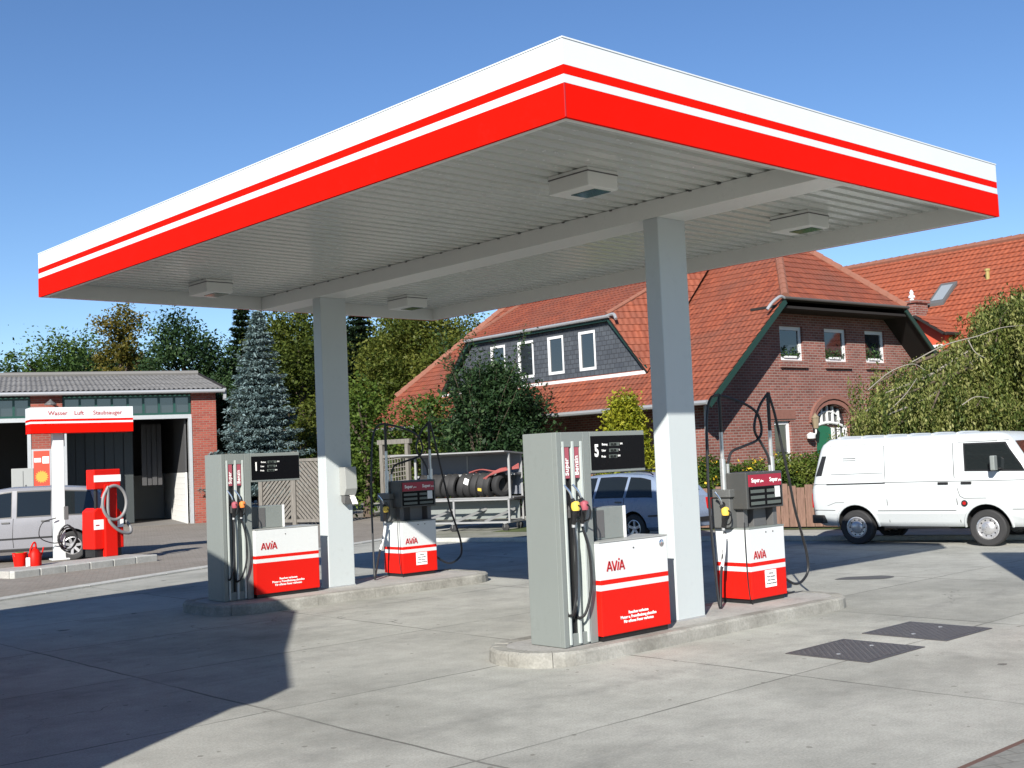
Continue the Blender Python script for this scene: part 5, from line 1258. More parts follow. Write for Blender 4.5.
b = MB(); b.beam((-5.53, ye, ze-.03), (-5.53, ya, za-.03), .05, .18, up=(1, 0, 0)); b.tube([(-5.5, ye-.05, ze-.02), (xe_, ye-.05, ze-.02)], .06, 6); b.build('verge_board', M['dark_wood'], d2, merge=False)

# ================================================================== WORKSHOP
GB = ground(219, 522); GL = ground(0, 535); gd = (GB-GL).normalized(); ga = math.atan2(gd.y, gd.x)
g = thing('workshop_building', (GB.x, GB.y, 0), ga, 'low brick workshop with corrugated grey roof and two open bays', 'workshop')
GE = 5.05
# local: facade on y=0 from x=-22 to 0, depth 14
piers = [(-.92, 0), (-6.62, -5.54), (-12.2, -10.9), (-18, -16.6)]
b = MB()
for a, c in piers: b.box(a, c, 0, .5, 0, GE-.08)
b.box(-.3, 0, .5, 14, 0, GE-.1); b.box(-18, -.3, 13.7, 14, 0, GE-.1)
b.wall([(0, GE-.1), (14, GE-.1), (7, 6.02)], [], (-.3, 0, 0), (0, 1, 0), (1, 0, 0), .29)
b.build('wall', M['brick_garage'], g, merge=False)
bays = [(-5.54, -.92), (-10.9, -6.62), (-16.6, -12.2)]
for i, (a, c) in enumerate(bays):
    # lintel and green transom lights
    b = MB(); b.box(a, c, .06, .30, 4.02, 4.17); li = b.build('lintel', M['frame_white'] if False else M['steel'], g)
    b = MB(); b.box(a+.04, c-.04, .20, .24, 4.17, GE-.12); tr_ = b.build('transom_window', M['glass'], g)
    b = MB(); n = 8
    for j in range(n+1): x = a+.05+(c-a-.1)*j/n; b.box(x-.04, x+.04, .12, .26, 4.17, GE-.12)
    b.box(a+.02, c-.02, .10, .27, GE-.22, GE-.12); b.box(a+.02, c-.02, .10, .27, 4.171, 4.25); b.build('frame', M['green_glass_frame'], tr_, merge=False)
    b = MB(); n = 8
    for j in range(n): x = a+.10+(c-a-.1)*j/n; b.box(x, x+(c-a)/n-.10, .262, .268, 4.26, GE-.23)
    b.build('pane', paint('green_glass_tint', (.018, .075, .055), .2), tr_, merge=False)
    # door posts
    b = MB(); b.box(c-.13, c-.002, -.03, .30, 0, 4.02); b.box(a+.002, a+.13, -.03, .30, 0, 4.02); b.build('door_post', M['steel'], g, merge=False)
# folding door leaves pushed to the back of the nearer bay, dark
b = MB()
for j in range(7): x = -5.35+j*.36; b.box(x, x+.34, 3.0+(j % 2)*.05, 3.05+(j % 2)*.05, .05, 3.95)
b.build('folding_door', M['shutter'], g, merge=False)
b = MB()
for j in range(4): x = -2.5+j*.20; b.box(x, x+.18, 3.2+(j % 2)*.06, 3.25+(j % 2)*.06, 1.5, 3.95)
b.build('roller_door', M['interior'], g, merge=False)
# interior shell
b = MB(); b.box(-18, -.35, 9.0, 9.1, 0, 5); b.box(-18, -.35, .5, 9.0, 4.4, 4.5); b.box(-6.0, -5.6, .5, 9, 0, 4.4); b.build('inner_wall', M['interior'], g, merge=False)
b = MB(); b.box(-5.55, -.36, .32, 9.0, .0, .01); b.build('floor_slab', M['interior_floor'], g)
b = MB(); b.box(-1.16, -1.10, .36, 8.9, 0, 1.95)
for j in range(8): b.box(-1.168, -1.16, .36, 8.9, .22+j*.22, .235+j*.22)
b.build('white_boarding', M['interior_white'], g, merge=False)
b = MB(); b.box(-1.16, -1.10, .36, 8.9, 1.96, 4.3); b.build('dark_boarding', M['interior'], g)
b = MB(); b.box(-3.6, -1.2, 7.6, 7.7, 0, 1.9); b.build('rear_boarding', paint('greyish_white', (.30, .30, .28), .7), g)  # greyer than the white boarding on the side wall
b = MB(); b.box(-3.0, -.3, .1, .3, 0, .02); 
# corrugated roof
b = MB(); wv = .18; n = int(22.8/wv*4); xs_ = [-22+i*wv/4 for i in range(n+1)]; xs_ = [x for x in xs_ if x < .35]
rows = [(-.35, GE+.02), (-.2, GE+.08), (2.2, GE+.46), (4.6, GE+.83), (7.0, GE+1.20)]
for (y, z), (y2, z2) in zip(rows[1:], rows[2:]):
    vs = []
    for x in xs_:
        w_ = .024*math.sin(2*math.pi*x/wv); vs += [(x, y-.03, z+w_+.004), (x, y2, z2+w_)]
    b.add(vs, [(2*i, 2*i+2, 2*i+3, 2*i+1) for i in range(len(xs_)-1)], 0, [[(xs_[i], y), (xs_[i+1], y), (xs_[i+1], y2), (xs_[i], y2)] for i in range(len(xs_)-1)])
vs = []
for x in xs_:
    w_ = .024*math.sin(2*math.pi*x/wv); vs += [(x, 7.0, GE+1.20+w_), (x, 14.3, GE+.05+w_)]
b.add(vs, [(2*i, 2*i+2, 2*i+3, 2*i+1) for i in range(len(xs_)-1)], 0, [[(xs_[i], 7), (xs_[i+1], 7), (xs_[i+1], 14), (xs_[i], 14)] for i in range(len(xs_)-1)])
gr = b.build('roof', M['corrugated'], g, smooth=R(60), recalc=False)
b = MB(); b.box(-22, .34, -.30, -.20, GE-.10, GE+.05); b.box(.25, .36, -.3, -.16, GE-.36, GE+.08); b.tube([(-22, -.36, GE-.03), (.3, -.36, GE-.03)], .07, 8); b.build('gutter', M['zinc'], gr, smooth=SM, merge=False)
b = MB(); b.tube([(-22, 7, GE+1.26), (.3, 7, GE+1.26)], .12, 8); b.box(-10.2, -9.0, 6.5, 7.3, GE+1.2, GE+1.42); b.build('ridge_cap', M['corrugated'], gr, merge=False)
b = MB(); b.beam((.32, -.2, GE+.04), (.32, 7, GE+1.16), .06, .22); b.beam((.32, 14.3, GE+.04), (.32, 7, GE+1.16), .06, .22); b.build('verge_board', M['dark_wood'], gr, merge=False)
b = MB(); b.tube([(-5.95, -.05, 4.72), (-5.95, -.35, 4.78)], .04, 6); b.lathe([(.05, .12), (.20, 0), (.22, -.04), (.05, .02)], (-5.95, -.42, 4.65), 'z', 12); b.build('wall_lamp', M['grey_dark'], g, merge=False)
# poster on the pier, and a meter box below
pw = thing('poster_case', (g.matrix_basis @ Vector((-6.28, -.03, 0))), ga, 'framed red and orange sun poster fixed on the brick pier behind the sign', 'poster')
b = MB(); b.box(-.33, .33, -.04, .02, 1.62, 3.02); b.build('frame', M['steel'], pw, bevel=.01)
b = MB(); b.box(-.27, .27, -.046, -.04, 1.68, 2.96); po2 = b.build('poster_print', M['poster_red'], pw)
pts_ = [((.24 if i % 2 else .17)*math.cos(R(11.25*i)), 2.02+(.24 if i % 2 else .17)*math.sin(R(11.25*i))) for i in range(32)]
b = MB(); b.prism(pts_, -.050, -.0465, 'y'); b.build('printed_sun', M['poster_sun'], po2)
b = MB(); b.box(-.25, -.02, -.050, -.0465, 2.55, 2.70); b.box(.03, .25, -.050, -.0465, 2.50, 2.75); b.build('printed_patch', M['paper'], po2, merge=False)
mb_ = thing('meter_cabinet', (g.matrix_basis @ Vector((-6.9, .1, 0))), ga, 'tall grey metal cabinet beside the brick pier of the workshop', 'cabinet')
b = MB(); b.box(-.4, .35, -.2, .1, .9, 2.35); b.build('body', M['grey_light'], mb_, bevel=.02)
b = MB(); b.box(-.02, .0, -.206, -.2, 1.0, 2.25); b.box(.05, .10, -.215, -.2, 1.6, 1.75); b.build('door_edge', M['grey_dark'], mb_, merge=False)
b = MB(); b.box(-.3, -.2, -.1, 0, 0, .9); b.box(.2, .3, -.1, 0, 0, .9); b.build('leg', M['grey_dark'], mb_, merge=False)
wb_ = thing('notice_board', (g.matrix_basis @ Vector((-5.98, -.03, 0))), ga, 'small white and blue notice board below the sun poster on the pier', 'notice board')
b = MB(); b.box(-.30, .42, -.03, .02, .72, 1.58); b.build('frame', M['paper'], wb_); b = MB(); b.box(-.02, .36, -.036, -.03, .80, 1.50); b.build('panel', paint('notice_blue', (.18, .25, .34), .5), wb_)

# ================================================================== TYRE RACK
rc1 = ground(506, 531); ra = R(-64)
M['rack'] = paint('rack_steel', (0.27, 0.275, 0.275), 0.55, 0.2, var=0.3, scale=8, dirt=0.3)
rk = thing('tyre_rack', (rc1.x, rc1.y, 0), ra, 'grey steel wheeled rack with sloping roof, holding a row of old tyres', 'tyre rack')
# local x to the right along the front, y to the back; front right caster at origin
L0, L1, Dp = -2.95, .12, 1.05
b = MB()
def fr(a, c, w=.05): b.beam(a, c, w, w)
zd, zt = .86, 2.12
for x in (L0, (L0+L1)/2-.1, L1): fr((x, 0, .22), (x, 0, zd)); fr((x, Dp, .22), (x, Dp, zt-.02))
for y in (0, Dp): fr((L0, y, .24), (L1, y, .24)); fr((L0, y, zd), (L1, y, zd))
for x in (L0, -2.0, -1.0, L1): fr((x, 0, .24), (x, Dp, .24)); fr((x, 0, zd), (x, Dp, zd))
fr((L1, .12, zd), (L1, .12, zt), .06); fr((L0+.25, .12, zd), (L0+.25, .12, zt), .06)
for x in (-2.2, -1.2, -.3): fr((x-.3, 0, .27), (x+.35, Dp*.8, .60), .06)
b.build('frame', M['rack'], rk, merge=False)
b = MB(); b.box(L0-.15, L1+.05, .25, Dp-.02, zd+.026, zd+.05); b.build('deck', M['rack'], rk)
b = MB(); b.add([(L0-.35, -.25, zt+.02), (L1+.02, -.25, zt+.02), (L1+.10, Dp+.1, zt-.06), (L0-.35, Dp+.1, zt-.06), (L0-.35, -.25, zt+.055), (L1+.02, -.25, zt+.055), (L1+.10, Dp+.1, zt-.02), (L0-.35, Dp+.1, zt-.02)], [(0,3,2,1),(4,5,6,7),(0,1,5,4),(1,2,6,5),(2,3,7,6),(3,0,4,7)]); b.build('roof', M['rack'], rk)
b = MB(); b.box(L0, L1, Dp-.01, Dp+.03, zd+.1, zt-.05); b.build('back_panel', paint('rack_back', (.13, .14, .165), .5), rk)
b = MB(); b.box(L0, L1, .50, Dp-.02, 1.50, 1.56); b.build('shelf', M['rack'], rk)
b = MB(); b.box(L0, L1, Dp*.75, Dp*.78, .3, .8); b.build('lower_panel', M['grey'], rk)
for (x, y) in ((0, 0), (-1.55, 0), (-2.9, 0), (0, Dp), (-2.9, Dp)):
    b = MB(); b.lathe([(0, -.03), (.085, -.03), (.10, -.02), (.10, .02), (.085, .03), (0, .03)], (x, y, .10), 'y', 16); cw = b.build('caster', M['rubber'], rk, smooth=SM)
    b = MB(); b.beam((x, y-.05, .10), (x, y-.05, .22), .05, .01); b.beam((x, y+.05, .10), (x, y+.05, .22), .05, .01); b.box(x-.05, x+.05, y-.06, y+.06, .20, .225); b.build('fork', M['rack'], cw, merge=False)
# tyres: each one its own thing
tb = MB(); tr0 = .33
prof = [(.19, -.07), (.205, -.095), (.29, -.105), (.322, -.085), (tr0, -.06), (tr0, .06), (.322, .085), (.29, .105), (.205, .095), (.19, .07), (.20, .03), (.20, -.03), (.19, -.07)]
tb.lathe(prof, (0, 0, 0), 'x', 32)
for i in range(40):
    a = 2*math.pi*i/40
    for xx in (-.05, .0, .05): tb.box(0, 0, 0, 0, 0, 0) if False else None
tyre_me = tb.mesh('tyre', [M['rubber']], smooth=SM)
base = Matrix.Translation((rc1.x, rc1.y, 0)) @ Matrix.Rotation(ra, 4, 'Z')
for i in range(12):
    x = -.42-i*.205-(.05 if i > 5 else 0); lean = R(13+random.uniform(-4, 4)); yaw = R(random.uniform(-9, 5))
    if i == 0: lean, yaw, x = R(9), R(-26), -.28
    o = bpy.data.objects.new('tyre', tyre_me if i == 0 else tyre_me); COL.objects.link(o)
    o.matrix_world = base @ Matrix.Translation((x, .58+random.uniform(-.03, .03), zd+.055+tr0*math.cos(lean)+.10*math.sin(lean))) @ Matrix.Rotation(yaw, 4, 'Z') @ Matrix.Rotation(lean, 4, 'Y')
    if i == 0: props(o, 'black tyre turned outwards at the right end of the rack row', 'tyre', 'tyres on the rack')
    elif i == 4: props(o, 'black tyre with a white paper sticker on its tread, in the rack row', 'tyre', 'tyres on the rack'); st4 = o
    elif i == 2: props(o, 'black tyre with a yellow tag near its foot, in the rack row', 'tyre', 'tyres on the rack'); st2 = o
    else: props(o, 'plain black used tyre leaning in the row on the steel rack', 'tyre', 'tyres on the rack')
b = MB(); b.add([(tr0*0-.07, -.335*math.cos(R(a))*1.006, .335*math.sin(R(a))*1.006) for a in (8, 22, 36)]+[(.07, -.335*math.cos(R(a))*1.006, .335*math.sin(R(a))*1.006) for a in (2, 18, 30)], [(0, 1, 4, 3), (1, 2, 5, 4)]); o = b.build('sticker', M['paper'], st4)
b = MB(); b.add([(-.05, -.337*math.cos(R(a)), -.337*math.sin(R(a))) for a in (15, 30)]+[(.06, -.337*math.cos(R(a)), -.337*math.sin(R(a))) for a in (15, 30)], [(0, 1, 3, 2)]); b.build('tag', M['yellow'], st2)
# red straps lying on the shelf
sp = thing('red_strap', base @ Vector((-.3, .45, 0)), ra, 'faded red tangled strap hanging over the right end of the tyre rack', 'strap')
b = MB()
for k_ in range(5):
    dx_ = k_*.03; b.tube(bez([(-.55+dx_, -.1, 1.36-.02*k_), (-.25, -.2, 1.50), (.10, -.25+.03*k_, 1.60+.02*k_), (.35, -.15, 1.66), (.60, -.05, 1.80-.03*k_)], 6), .022, 6)
for k_ in range(3): b.tube(bez([(-1.0+.1*k_, .2, 1.60), (-.6, .1+.05*k_, 1.68), (-.2, .15, 1.62), (.2, .05, 1.72)], 6), .02, 6)
b.build('webbing', paint('faded_red', (.27, .065, .06), .8), sp, smooth=SM, merge=False)

# ================================================================== FENCES
def lattice(loc, rz, segs, label, h):
    t = thing('lattice_fence', loc, rz, label, 'fence'); x = 0
    for (w, slant) in segs:
        b = MB(); fwd = .10
        n = int((w+h)/.17)
        for i in range(n):
            c = i*.17
            # slat from (c-h,0) to (c,h) clipped to 0..w
            a0_, a1_ = c-h, c; z0_, z1_ = 0, h
            if a0_ < 0: z0_ -= a0_; a0_ = 0
            if a1_ > w: z1_ -= a1_-w; a1_ = w
            if a1_-a0_ < .08: continue
            if slant < 0: a0_, a1_ = w-a0_, w-a1_
            b.beam((x+a0_, .02, .15+z0_), (x+a1_, .02, .15+z1_), .03, .082)
        b.build('slat_panel', M['wood_fence'], t, merge=False)
        f = MB()
        for z in (.14, .15+h): f.box(x, x+w, -.02, .06, z-.05, z+.05)
        for xx in (x, x+w): f.box(xx-.05, xx+.05, -.03, .07, .1, h+.2)
        f.build('frame', M['wood_fence'], t, merge=False)
        p = MB(); p.box(x-.10, x+.06, -.05, .11, 0, h+.45); p.build('post', M['wood_fence'], t)
        x += w+.12
    return t
FD = 41
fa = at(262, 505, FD); fb = at(334, 505, FD-1.5)
frz = math.atan2(fb.y-fa.y, fb.x-fa.x)
lattice((fa.x, fa.y, 0), frz, [(1.35, 1), (1.5, -1)], 'weathered grey fence of diagonal boards left of the far pillar', 2.05)
fa2 = at(384, 505, 41)
lt = thing('garden_trellis', (fa2.x, fa2.y, 0), frz-.1, 'tall weathered timber trellis screen overgrown with ivy behind the far pump', 'trellis')
b = MB()
for x in (0, 1.15): b.box(x-.07, x+.07, -.07, .07, 0, 2.65)
b.box(-.15, 1.3, -.08, .08, 2.62, 2.78); b.box(0, 1.15, -.05, .05, 2.15, 2.25); b.build('frame', M['wood_fence'], lt, merge=False)
b = MB()
for i in range(9): b.beam((.08+i*.125, .0, .3), (.08+i*.125, .0, 2.15), .05, .02)
for i in range(12): b.beam((.07, -.02, .35+i*.155), (1.1, -.02, .45+i*.155), .02, .03)
b.build('lattice', M['wood_fence'], lt, merge=False)
# low brown boards in front of the hedge
ba = ground(782, 529); bb = ground(1000, 520)
bb = ba+(kd*9.0)
bf = thing('board_fence', (ba.x, ba.y, 0), math.atan2(kd.y, kd.x), 'low brown vertical board fence below the hedge behind the van', 'fence')
b = MB()
for i in range(44): b.box(i*.2-2.4, i*.2-2.4+.185, 0, .03, .05, 1.02+.05*math.sin(i*1.7))
b.build('boards', M['wood_brown'], bf, merge=False)
b = MB(); b.box(-2.4, 6.4, .031, .08, .25, .33); b.box(-2.4, 6.4, .031, .08, .72, .80); b.build('rail', M['wood_brown'], bf, merge=False)

# ================================================================== PLANTS
def leaves(name, P, size, mat, parent=None, up=.3, tint=None, aspect=.55, nrm=None, jit=.35, axis=None):
    """one mesh of small two-triangle leaves at points P (n,3)"""
    n = len(P); P = np.asarray(P, np.float64)
    if nrm is None:
        nv = RNG.normal(size=(n, 3)); nv[:, 2] = np.abs(nv[:, 2])+up
    else: nv = nrm+RNG.normal(size=(n, 3))*.5
    nv /= np.linalg.norm(nv, axis=1)[:, None]
    a = RNG.normal(size=(n, 3)) if axis is None else axis+RNG.normal(size=(n, 3))*.3
    a -= nv*(a*nv).sum(1)[:, None]; a /= np.linalg.norm(a, axis=1)[:, None]+1e-9
    c = np.cross(nv, a); s = size*(1+jit*RNG.normal(size=n)).clip(.45, 1.9)
    L_ = a*s[:, None]*.5; W_ = c*s[:, None]*.5*aspect
    V = np.empty((n, 4, 3)); V[:, 0] = P-L_; V[:, 1] = P+W_-L_*.1+nv*s[:, None]*.08; V[:, 2] = P+L_; V[:, 3] = P-W_-L_*.1+nv*s[:, None]*.08
    me = bpy.data.meshes.new(name); me.vertices.add(n*4); me.vertices.foreach_set('co', V.reshape(-1).astype(np.float32))
    me.loops.add(n*4); me.loops.foreach_set('vertex_index', np.arange(n*4, dtype=np.int32))
    me.polygons.add(n); me.polygons.foreach_set('loop_start', np.arange(0, n*4, 4, dtype=np.int32)); me.polygons.foreach_set('loop_total', np.full(n, 4, np.int32))
    at_ = me.attributes.new('tint', 'FLOAT', 'FACE')
    tv = RNG.uniform(0, 1, n) if tint is None else np.clip(tint+RNG.normal(size=n)*.16, 0, 1)
    at_.data.foreach_set('value', tv.astype(np.float32))
    me.materials.append(mat); me.update(calc_edges=True); me.validate()
    o = bpy.data.objects.new(name, me); COL.objects.link(o)
    if parent: o.parent = parent
    return o

def clumps(lobes, per_m3=9.0, leaf_per=60, rad=.35, shell=.55):
    """lobes: (cx,cy,cz,rx,ry,rz). clumps sit mostly in the outer shell, uneven; returns points and tints"""
    pts, tin = [], []
    for (cx, cy, cz, rx, ry, rz) in lobes:
        n = max(6, int(per_m3*rx*ry*rz*4.19)); tone = RNG.uniform(.18, .82)
        d = RNG.normal(size=(n, 3)); d /= np.linalg.norm(d, axis=1)[:, None]
        r = shell+(1-shell)*RNG.uniform(0, 1, n)**.6; r *= RNG.uniform(.84, 1.10, n)
        C = d*r[:, None]*np.array([rx, ry, rz])+np.array([cx, cy, cz])
        for c in C:
            k = max(6, int(leaf_per*RNG.uniform(.45, 1.5))); q = np.clip(RNG.normal(size=(k, 3)), -1.7, 1.7)*rad*RNG.uniform(.5, 1.2)*np.array([1, 1, .75])
            pts.append(c+q); tin.append(np.full(k, tone+RNG.uniform(-.22, .22)))
    return np.concatenate(pts), np.concatenate(tin)

def trunk(parent, h, r, limbs, mat, spread=1.0, name='trunk'):
    """tapered trunk and limbs running into the crown"""
    b = MB(); p = bez([(0, 0, -.05), (.04*h*.2, .02, h*.3), (-.03*h*.3, .03, h*.65), (0, 0, h)], 5); n = len(p)
    b.tube(p, [r*(1.15-.9*i/(n-1)) for i in range(n)], 8)
    for (az, z0, ln, rise) in limbs:
        a = (0, 0, z0); c = (math.cos(az)*ln*.5, math.sin(az)*ln*.5, z0+rise*.6); e = (math.cos(az+.15)*ln, math.sin(az+.15)*ln, z0+rise)
        q = bez([a, c, e], 4); m_ = len(q); b.tube(q, [r*.5*(1-.85*i/(m_-1)) for i in range(m_)], 6)
    return b.build(name, mat, parent, smooth=SM, merge=False)

LM = {
 'green': leafmat('leaf_green', [(.026, .055, .014), (.050, .095, .022), (.090, .145, .036)]),
 'deep': leafmat('leaf_deep_green', [(.012, .030, .011), (.024, .054, .019), (.050, .088, .030)], .25),
 'dark': leafmat('conifer_dark', [(.006, .015, .007), (.012, .026, .011), (.022, .042, .016)], .15),
 'autumn': leafmat('leaf_autumn', [(.060, .068, .014), (.115, .100, .018), (.165, .125, .026)], .35),
 'olive': leafmat('leaf_olive', [(.038, .062, .012), (.088, .115, .020), (.165, .175, .036)], .4),
 'spruce': leafmat('needle_blue', [(.075, .120, .125), (.135, .195, .200), (.205, .270, .275)], .12),
 'thuja': leafmat('golden_thuja', [(.10, .13, .010), (.22, .24, .018), (.34, .33, .03)], .35),
 'hedge': leafmat('hedge_leaf', [(.030, .062, .010), (.070, .120, .020), (.150, .180, .036)], .35),
 'weep': leafmat('weeping_leaf', [(.034, .058, .013), (.090, .122, .028), (.185, .205, .055), (.29, .29, .11)], .35),
 'fern': leafmat('bush_bright', [(.030, .060, .010), (.065, .115, .018), (.12, .17, .03)], .4),
 'pot': leafmat('pot_plant_leaf', [(.02, .05, .015), (.05, .10, .03)], .3),
}
def broadleaf(name, u, vtop, vbot, half, D, mat, label, cat='tree', lobes=5, leaf=.17, per=None, rad=.40, shell=.45, trunkmat=None, density=1.0, wide=None, thin=False, group='trees behind the forecourt', ztrunk=None, squash=1.0):
    c = at(u, (vtop+vbot)/2, D); top_ = at(u, vtop, D); bot = at(u, vbot, D); s_ = D/F_PX
    t = thing(name, (c.x, c.y, 0), RNG.uniform(0, 6), label, cat, group)
    zt_, zb_ = top_.z, max(.15, bot.z); H_ = zt_-zb_; w_ = half*s_; cz = (zt_+zb_)/2
    lb = [(0, 0, cz, w_*.58, w_*.58, H_*.44)]
    nl = int(lobes*2.2)
    for i in range(nl):
        a = 2*math.pi*i*.382+RNG.uniform(-.4, .4); f = RNG.uniform(.22, .44); hz_l = .10+.78*(i+.5)/nl+RNG.uniform(-.06, .06); ro = .72*math.sqrt(max(.12, 1-(2*hz_l-1)**2))
        lb.append((math.cos(a)*w_*ro, math.sin(a)*w_*ro, zb_+H_*hz_l, w_*f, w_*f, min(H_*.16, w_*f*1.1)))
    lb.append((RNG.uniform(-.2, .2)*w_, 0, zt_-H_*.20, w_*.42, w_*.42, H_*.20))
    vol = sum(l[3]*l[4]*l[5]*4.19 for l in lb)
    want = (1500+vol*150)*density; perc = 46
    P_, T_ = clumps(lb, per_m3=want/perc/vol, leaf_per=perc, rad=rad, shell=shell)
    k = P_[:, 2] > .05; P_, T_ = P_[k], T_[k]
    leaves('crown', P_, leaf, mat, t, tint=T_)
    tm = trunkmat or M['bark']
    trunk(t, zb_+H_*.72, max(.07, .035*(zt_)), [(2*math.pi*i/6+.3, zb_+H_*(.05+.09*i), w_*.75, H_*.28) for i in range(6)], tm)
    return t

broadleaf('tree', 60, 331, 470, 46, 60, LM['green'], 'loose light green tree showing above the workshop roof, farthest left', lobes=7, shell=.2, density=.95, rad=.50, leaf=.17)
broadleaf('tree', 122, 303, 470, 30, 58, LM['autumn'], 'narrow yellowing autumn tree above the workshop roof', lobes=7, shell=.3, density=2.2, rad=.36, leaf=.16)
broadleaf('tree', 184, 311, 470, 48, 56, LM['deep'], 'dense dark green tree above the right end of workshop roof', lobes=8, density=2.0, rad=.40, leaf=.16)
broadleaf('tree', 18, 350, 470, 30, 66, LM['green'], 'low green tree top just above the workshop ridge, at the left edge', lobes=5, density=.6, leaf=.22)
broadleaf('tree', 222, 372, 480, 20, 52, LM['deep'], 'dark bushy tree filling the gap between workshop and blue spruce', lobes=6, leaf=.14, density=2.0)
broadleaf('tree', 300, 292, 500, 52, 58, LM['olive'], 'tall yellow-green tree between blue spruce and far pillar', lobes=8, density=2.0, leaf=.15)
broadleaf('tree', 430, 290, 490, 72, 58, LM['olive'], 'large yellow-green tree left of the brick house roof', lobes=10, density=2.0, leaf=.15, trunkmat=M['bark_pale'])
broadleaf('bush', 302, 415, 505, 32, 51, LM['olive'], 'yellow-green bush at the foot of the blue spruce behind fence', 'bush', lobes=5, leaf=.15, density=1.3, group='bushes around the yard')
broadleaf('bush', 366, 372, 512, 26, 44, LM['fern'], 'tall bright green bush just right of the far pillar', 'bush', lobes=6, leaf=.14, density=1.6, group='bushes around the yard')
broadleaf('bush', 425, 392, 508, 38, 43, LM['hedge'], 'broad green bush behind the trellis and far pump masts', 'bush', lobes=7, leaf=.14, density=1.5, group='bushes around the yard')
broadleaf('bush', 322, 462, 508, 12, 46, LM['fern'], 'small bright green climber at the left side of far pillar', 'bush', lobes=4, leaf=.12, density=1.6, group='bushes around the yard')
broadleaf('tree', 494, 358, 500, 54, 39, LM['deep'], 'dark small-leaved tree in front of the slate dormer, behind the tyre rack', lobes=9, leaf=.13, density=5.0, rad=.32, group='trees behind the forecourt')
# thin upper sprays of that tree
def sprays(u, vtop, vbot, half, D, mat, label):
    c = at(u, vbot, D); s_ = D/F_PX; t = thing('sapling', (c.x, c.y, 0), 0, label, 'tree', 'trees behind the forecourt')
    b = MB(); P_ = []
    for i in range(22):
        a = RNG.uniform(0, 6.28); w_ = half*s_*RNG.uniform(.15, 1.0); zt_ = at(u, vtop+(vbot-vtop)*RNG.uniform(0, .6), D).z
        p = [(0, 0, .1), (math.cos(a)*w_*.35, math.sin(a)*w_*.35, zt_*.55), (math.cos(a)*w_*.8, math.sin(a)*w_*.8, zt_*.85), (math.cos(a)*w_, math.sin(a)*w_, zt_)]
        q = bez(p, 6); n_ = len(q); b.tube(q, [.013*(1-.8*j/(n_-1)) for j in range(n_)], 5)
        for pt in q[int(n_*.4):]:
            k = 16; P_.append(np.array(pt)+RNG.normal(size=(k, 3))*.14)
    leaves('crown', np.concatenate(P_), .10, mat, t, up=.3); b.build('trunk', M['bark'], t, merge=False)
sprays(482, 326, 470, 60, 38, LM['deep'], 'thin twiggy sapling whose sprays cross the slate dormer windows')

def conifer(name, u, vtop, vbot, half, D, mat, label, size=.16, whorls=22, droop=.35, dens=1.0, colm=None, per=9, zlo=.06):
    c = at(u, vbot, D); zt_ = at(u, vtop, D).z; s_ = D/F_PX; w_ = half*s_
    t = thing(name, (c.x, c.y, 0), 0, label, 'tree', 'trees behind the forecourt'); H_ = zt_
    P_, N_, T_, A_ = [], [], [], []
    b = MB(); b.tube([(0, 0, 0), (0, 0, H_*.6), (0, 0, H_*.98)], [.22, .12, .03], 8)
    for i in range(whorls):
        f = i/(whorls-1); z = H_*(zlo+(.98-zlo)*f); R_ = w_*(1-f)**.85*(1.0+.12*math.sin(i*2.3))+.10; nb = int((per+7*(1-f))*dens)
        for j in range(nb):
            a = 2*math.pi*(j+RNG.uniform(-.35, .35))/nb+i*.9; ln = R_*RNG.uniform(.72, 1.12); dz_ = z+RNG.uniform(-.1, .1)*H_/whorls
            nseg = max(4, int(ln/.13)); k = np.linspace(.08, 1, nseg)
            bx_ = np.cos(a)*ln*k; by_ = np.sin(a)*ln*k; bz_ = dz_-droop*ln*k**1.2+.22*ln*k**3
            if j % 2 == 0: b.tube([(0, 0, dz_), (bx_[nseg//2], by_[nseg//2], bz_[nseg//2]), (bx_[-1], by_[-1], bz_[-1])], [.03, .018, .008], 4)
            side = np.array([-math.sin(a), math.cos(a), 0]); tv = RNG.uniform(.15, .85)
            for q in range(nseg):
                wd_ = (.10+.30*min(1, ln)*(1-k[q])**.6*k[q]**.3)*1.0; m_ = int(11*dens)
                off = RNG.uniform(-1, 1, (m_, 1))*wd_; jj = RNG.normal(size=(m_, 3))*.045
                P_.append(np.array([bx_[q], by_[q], bz_[q]])+side*off+jj-np.array([0, 0, 1])*np.abs(off)*.25); T_.append(np.full(m_, tv))
                A_.append(np.array([math.cos(a), math.sin(a), -.2])+side*np.sign(off)*.8)
    P_ = np.concatenate(P_); T_ = np.concatenate(T_); A_ = np.concatenate(A_)
    leaves('crown', P_, size, mat, t, up=.9, tint=T_, aspect=.32, axis=A_); b.build('trunk', M['bark'], t, merge=False)
    return t
conifer('spruce_tree', 263, 308, 512, 49, 45, LM['spruce'], 'blue-grey spruce with layered branches right of the workshop', .15, 27, .34, 1.75, zlo=.16)
conifer('conifer_tree', 247, 294, 500, 46, 60, LM['dark'], 'dark conifer rising behind the blue-grey spruce', .24, 34, .18, 1.2)
conifer('conifer_tree', 366, 280, 500, 44, 62, LM['dark'], 'tall dark conifer directly right of the far pillar', .24, 36, .35, 1.2)
conifer('conifer_tree', 330, 285, 500, 40, 64, LM['dark'], 'tall dark conifer mostly hidden behind the far pillar', .26, 22, .40)
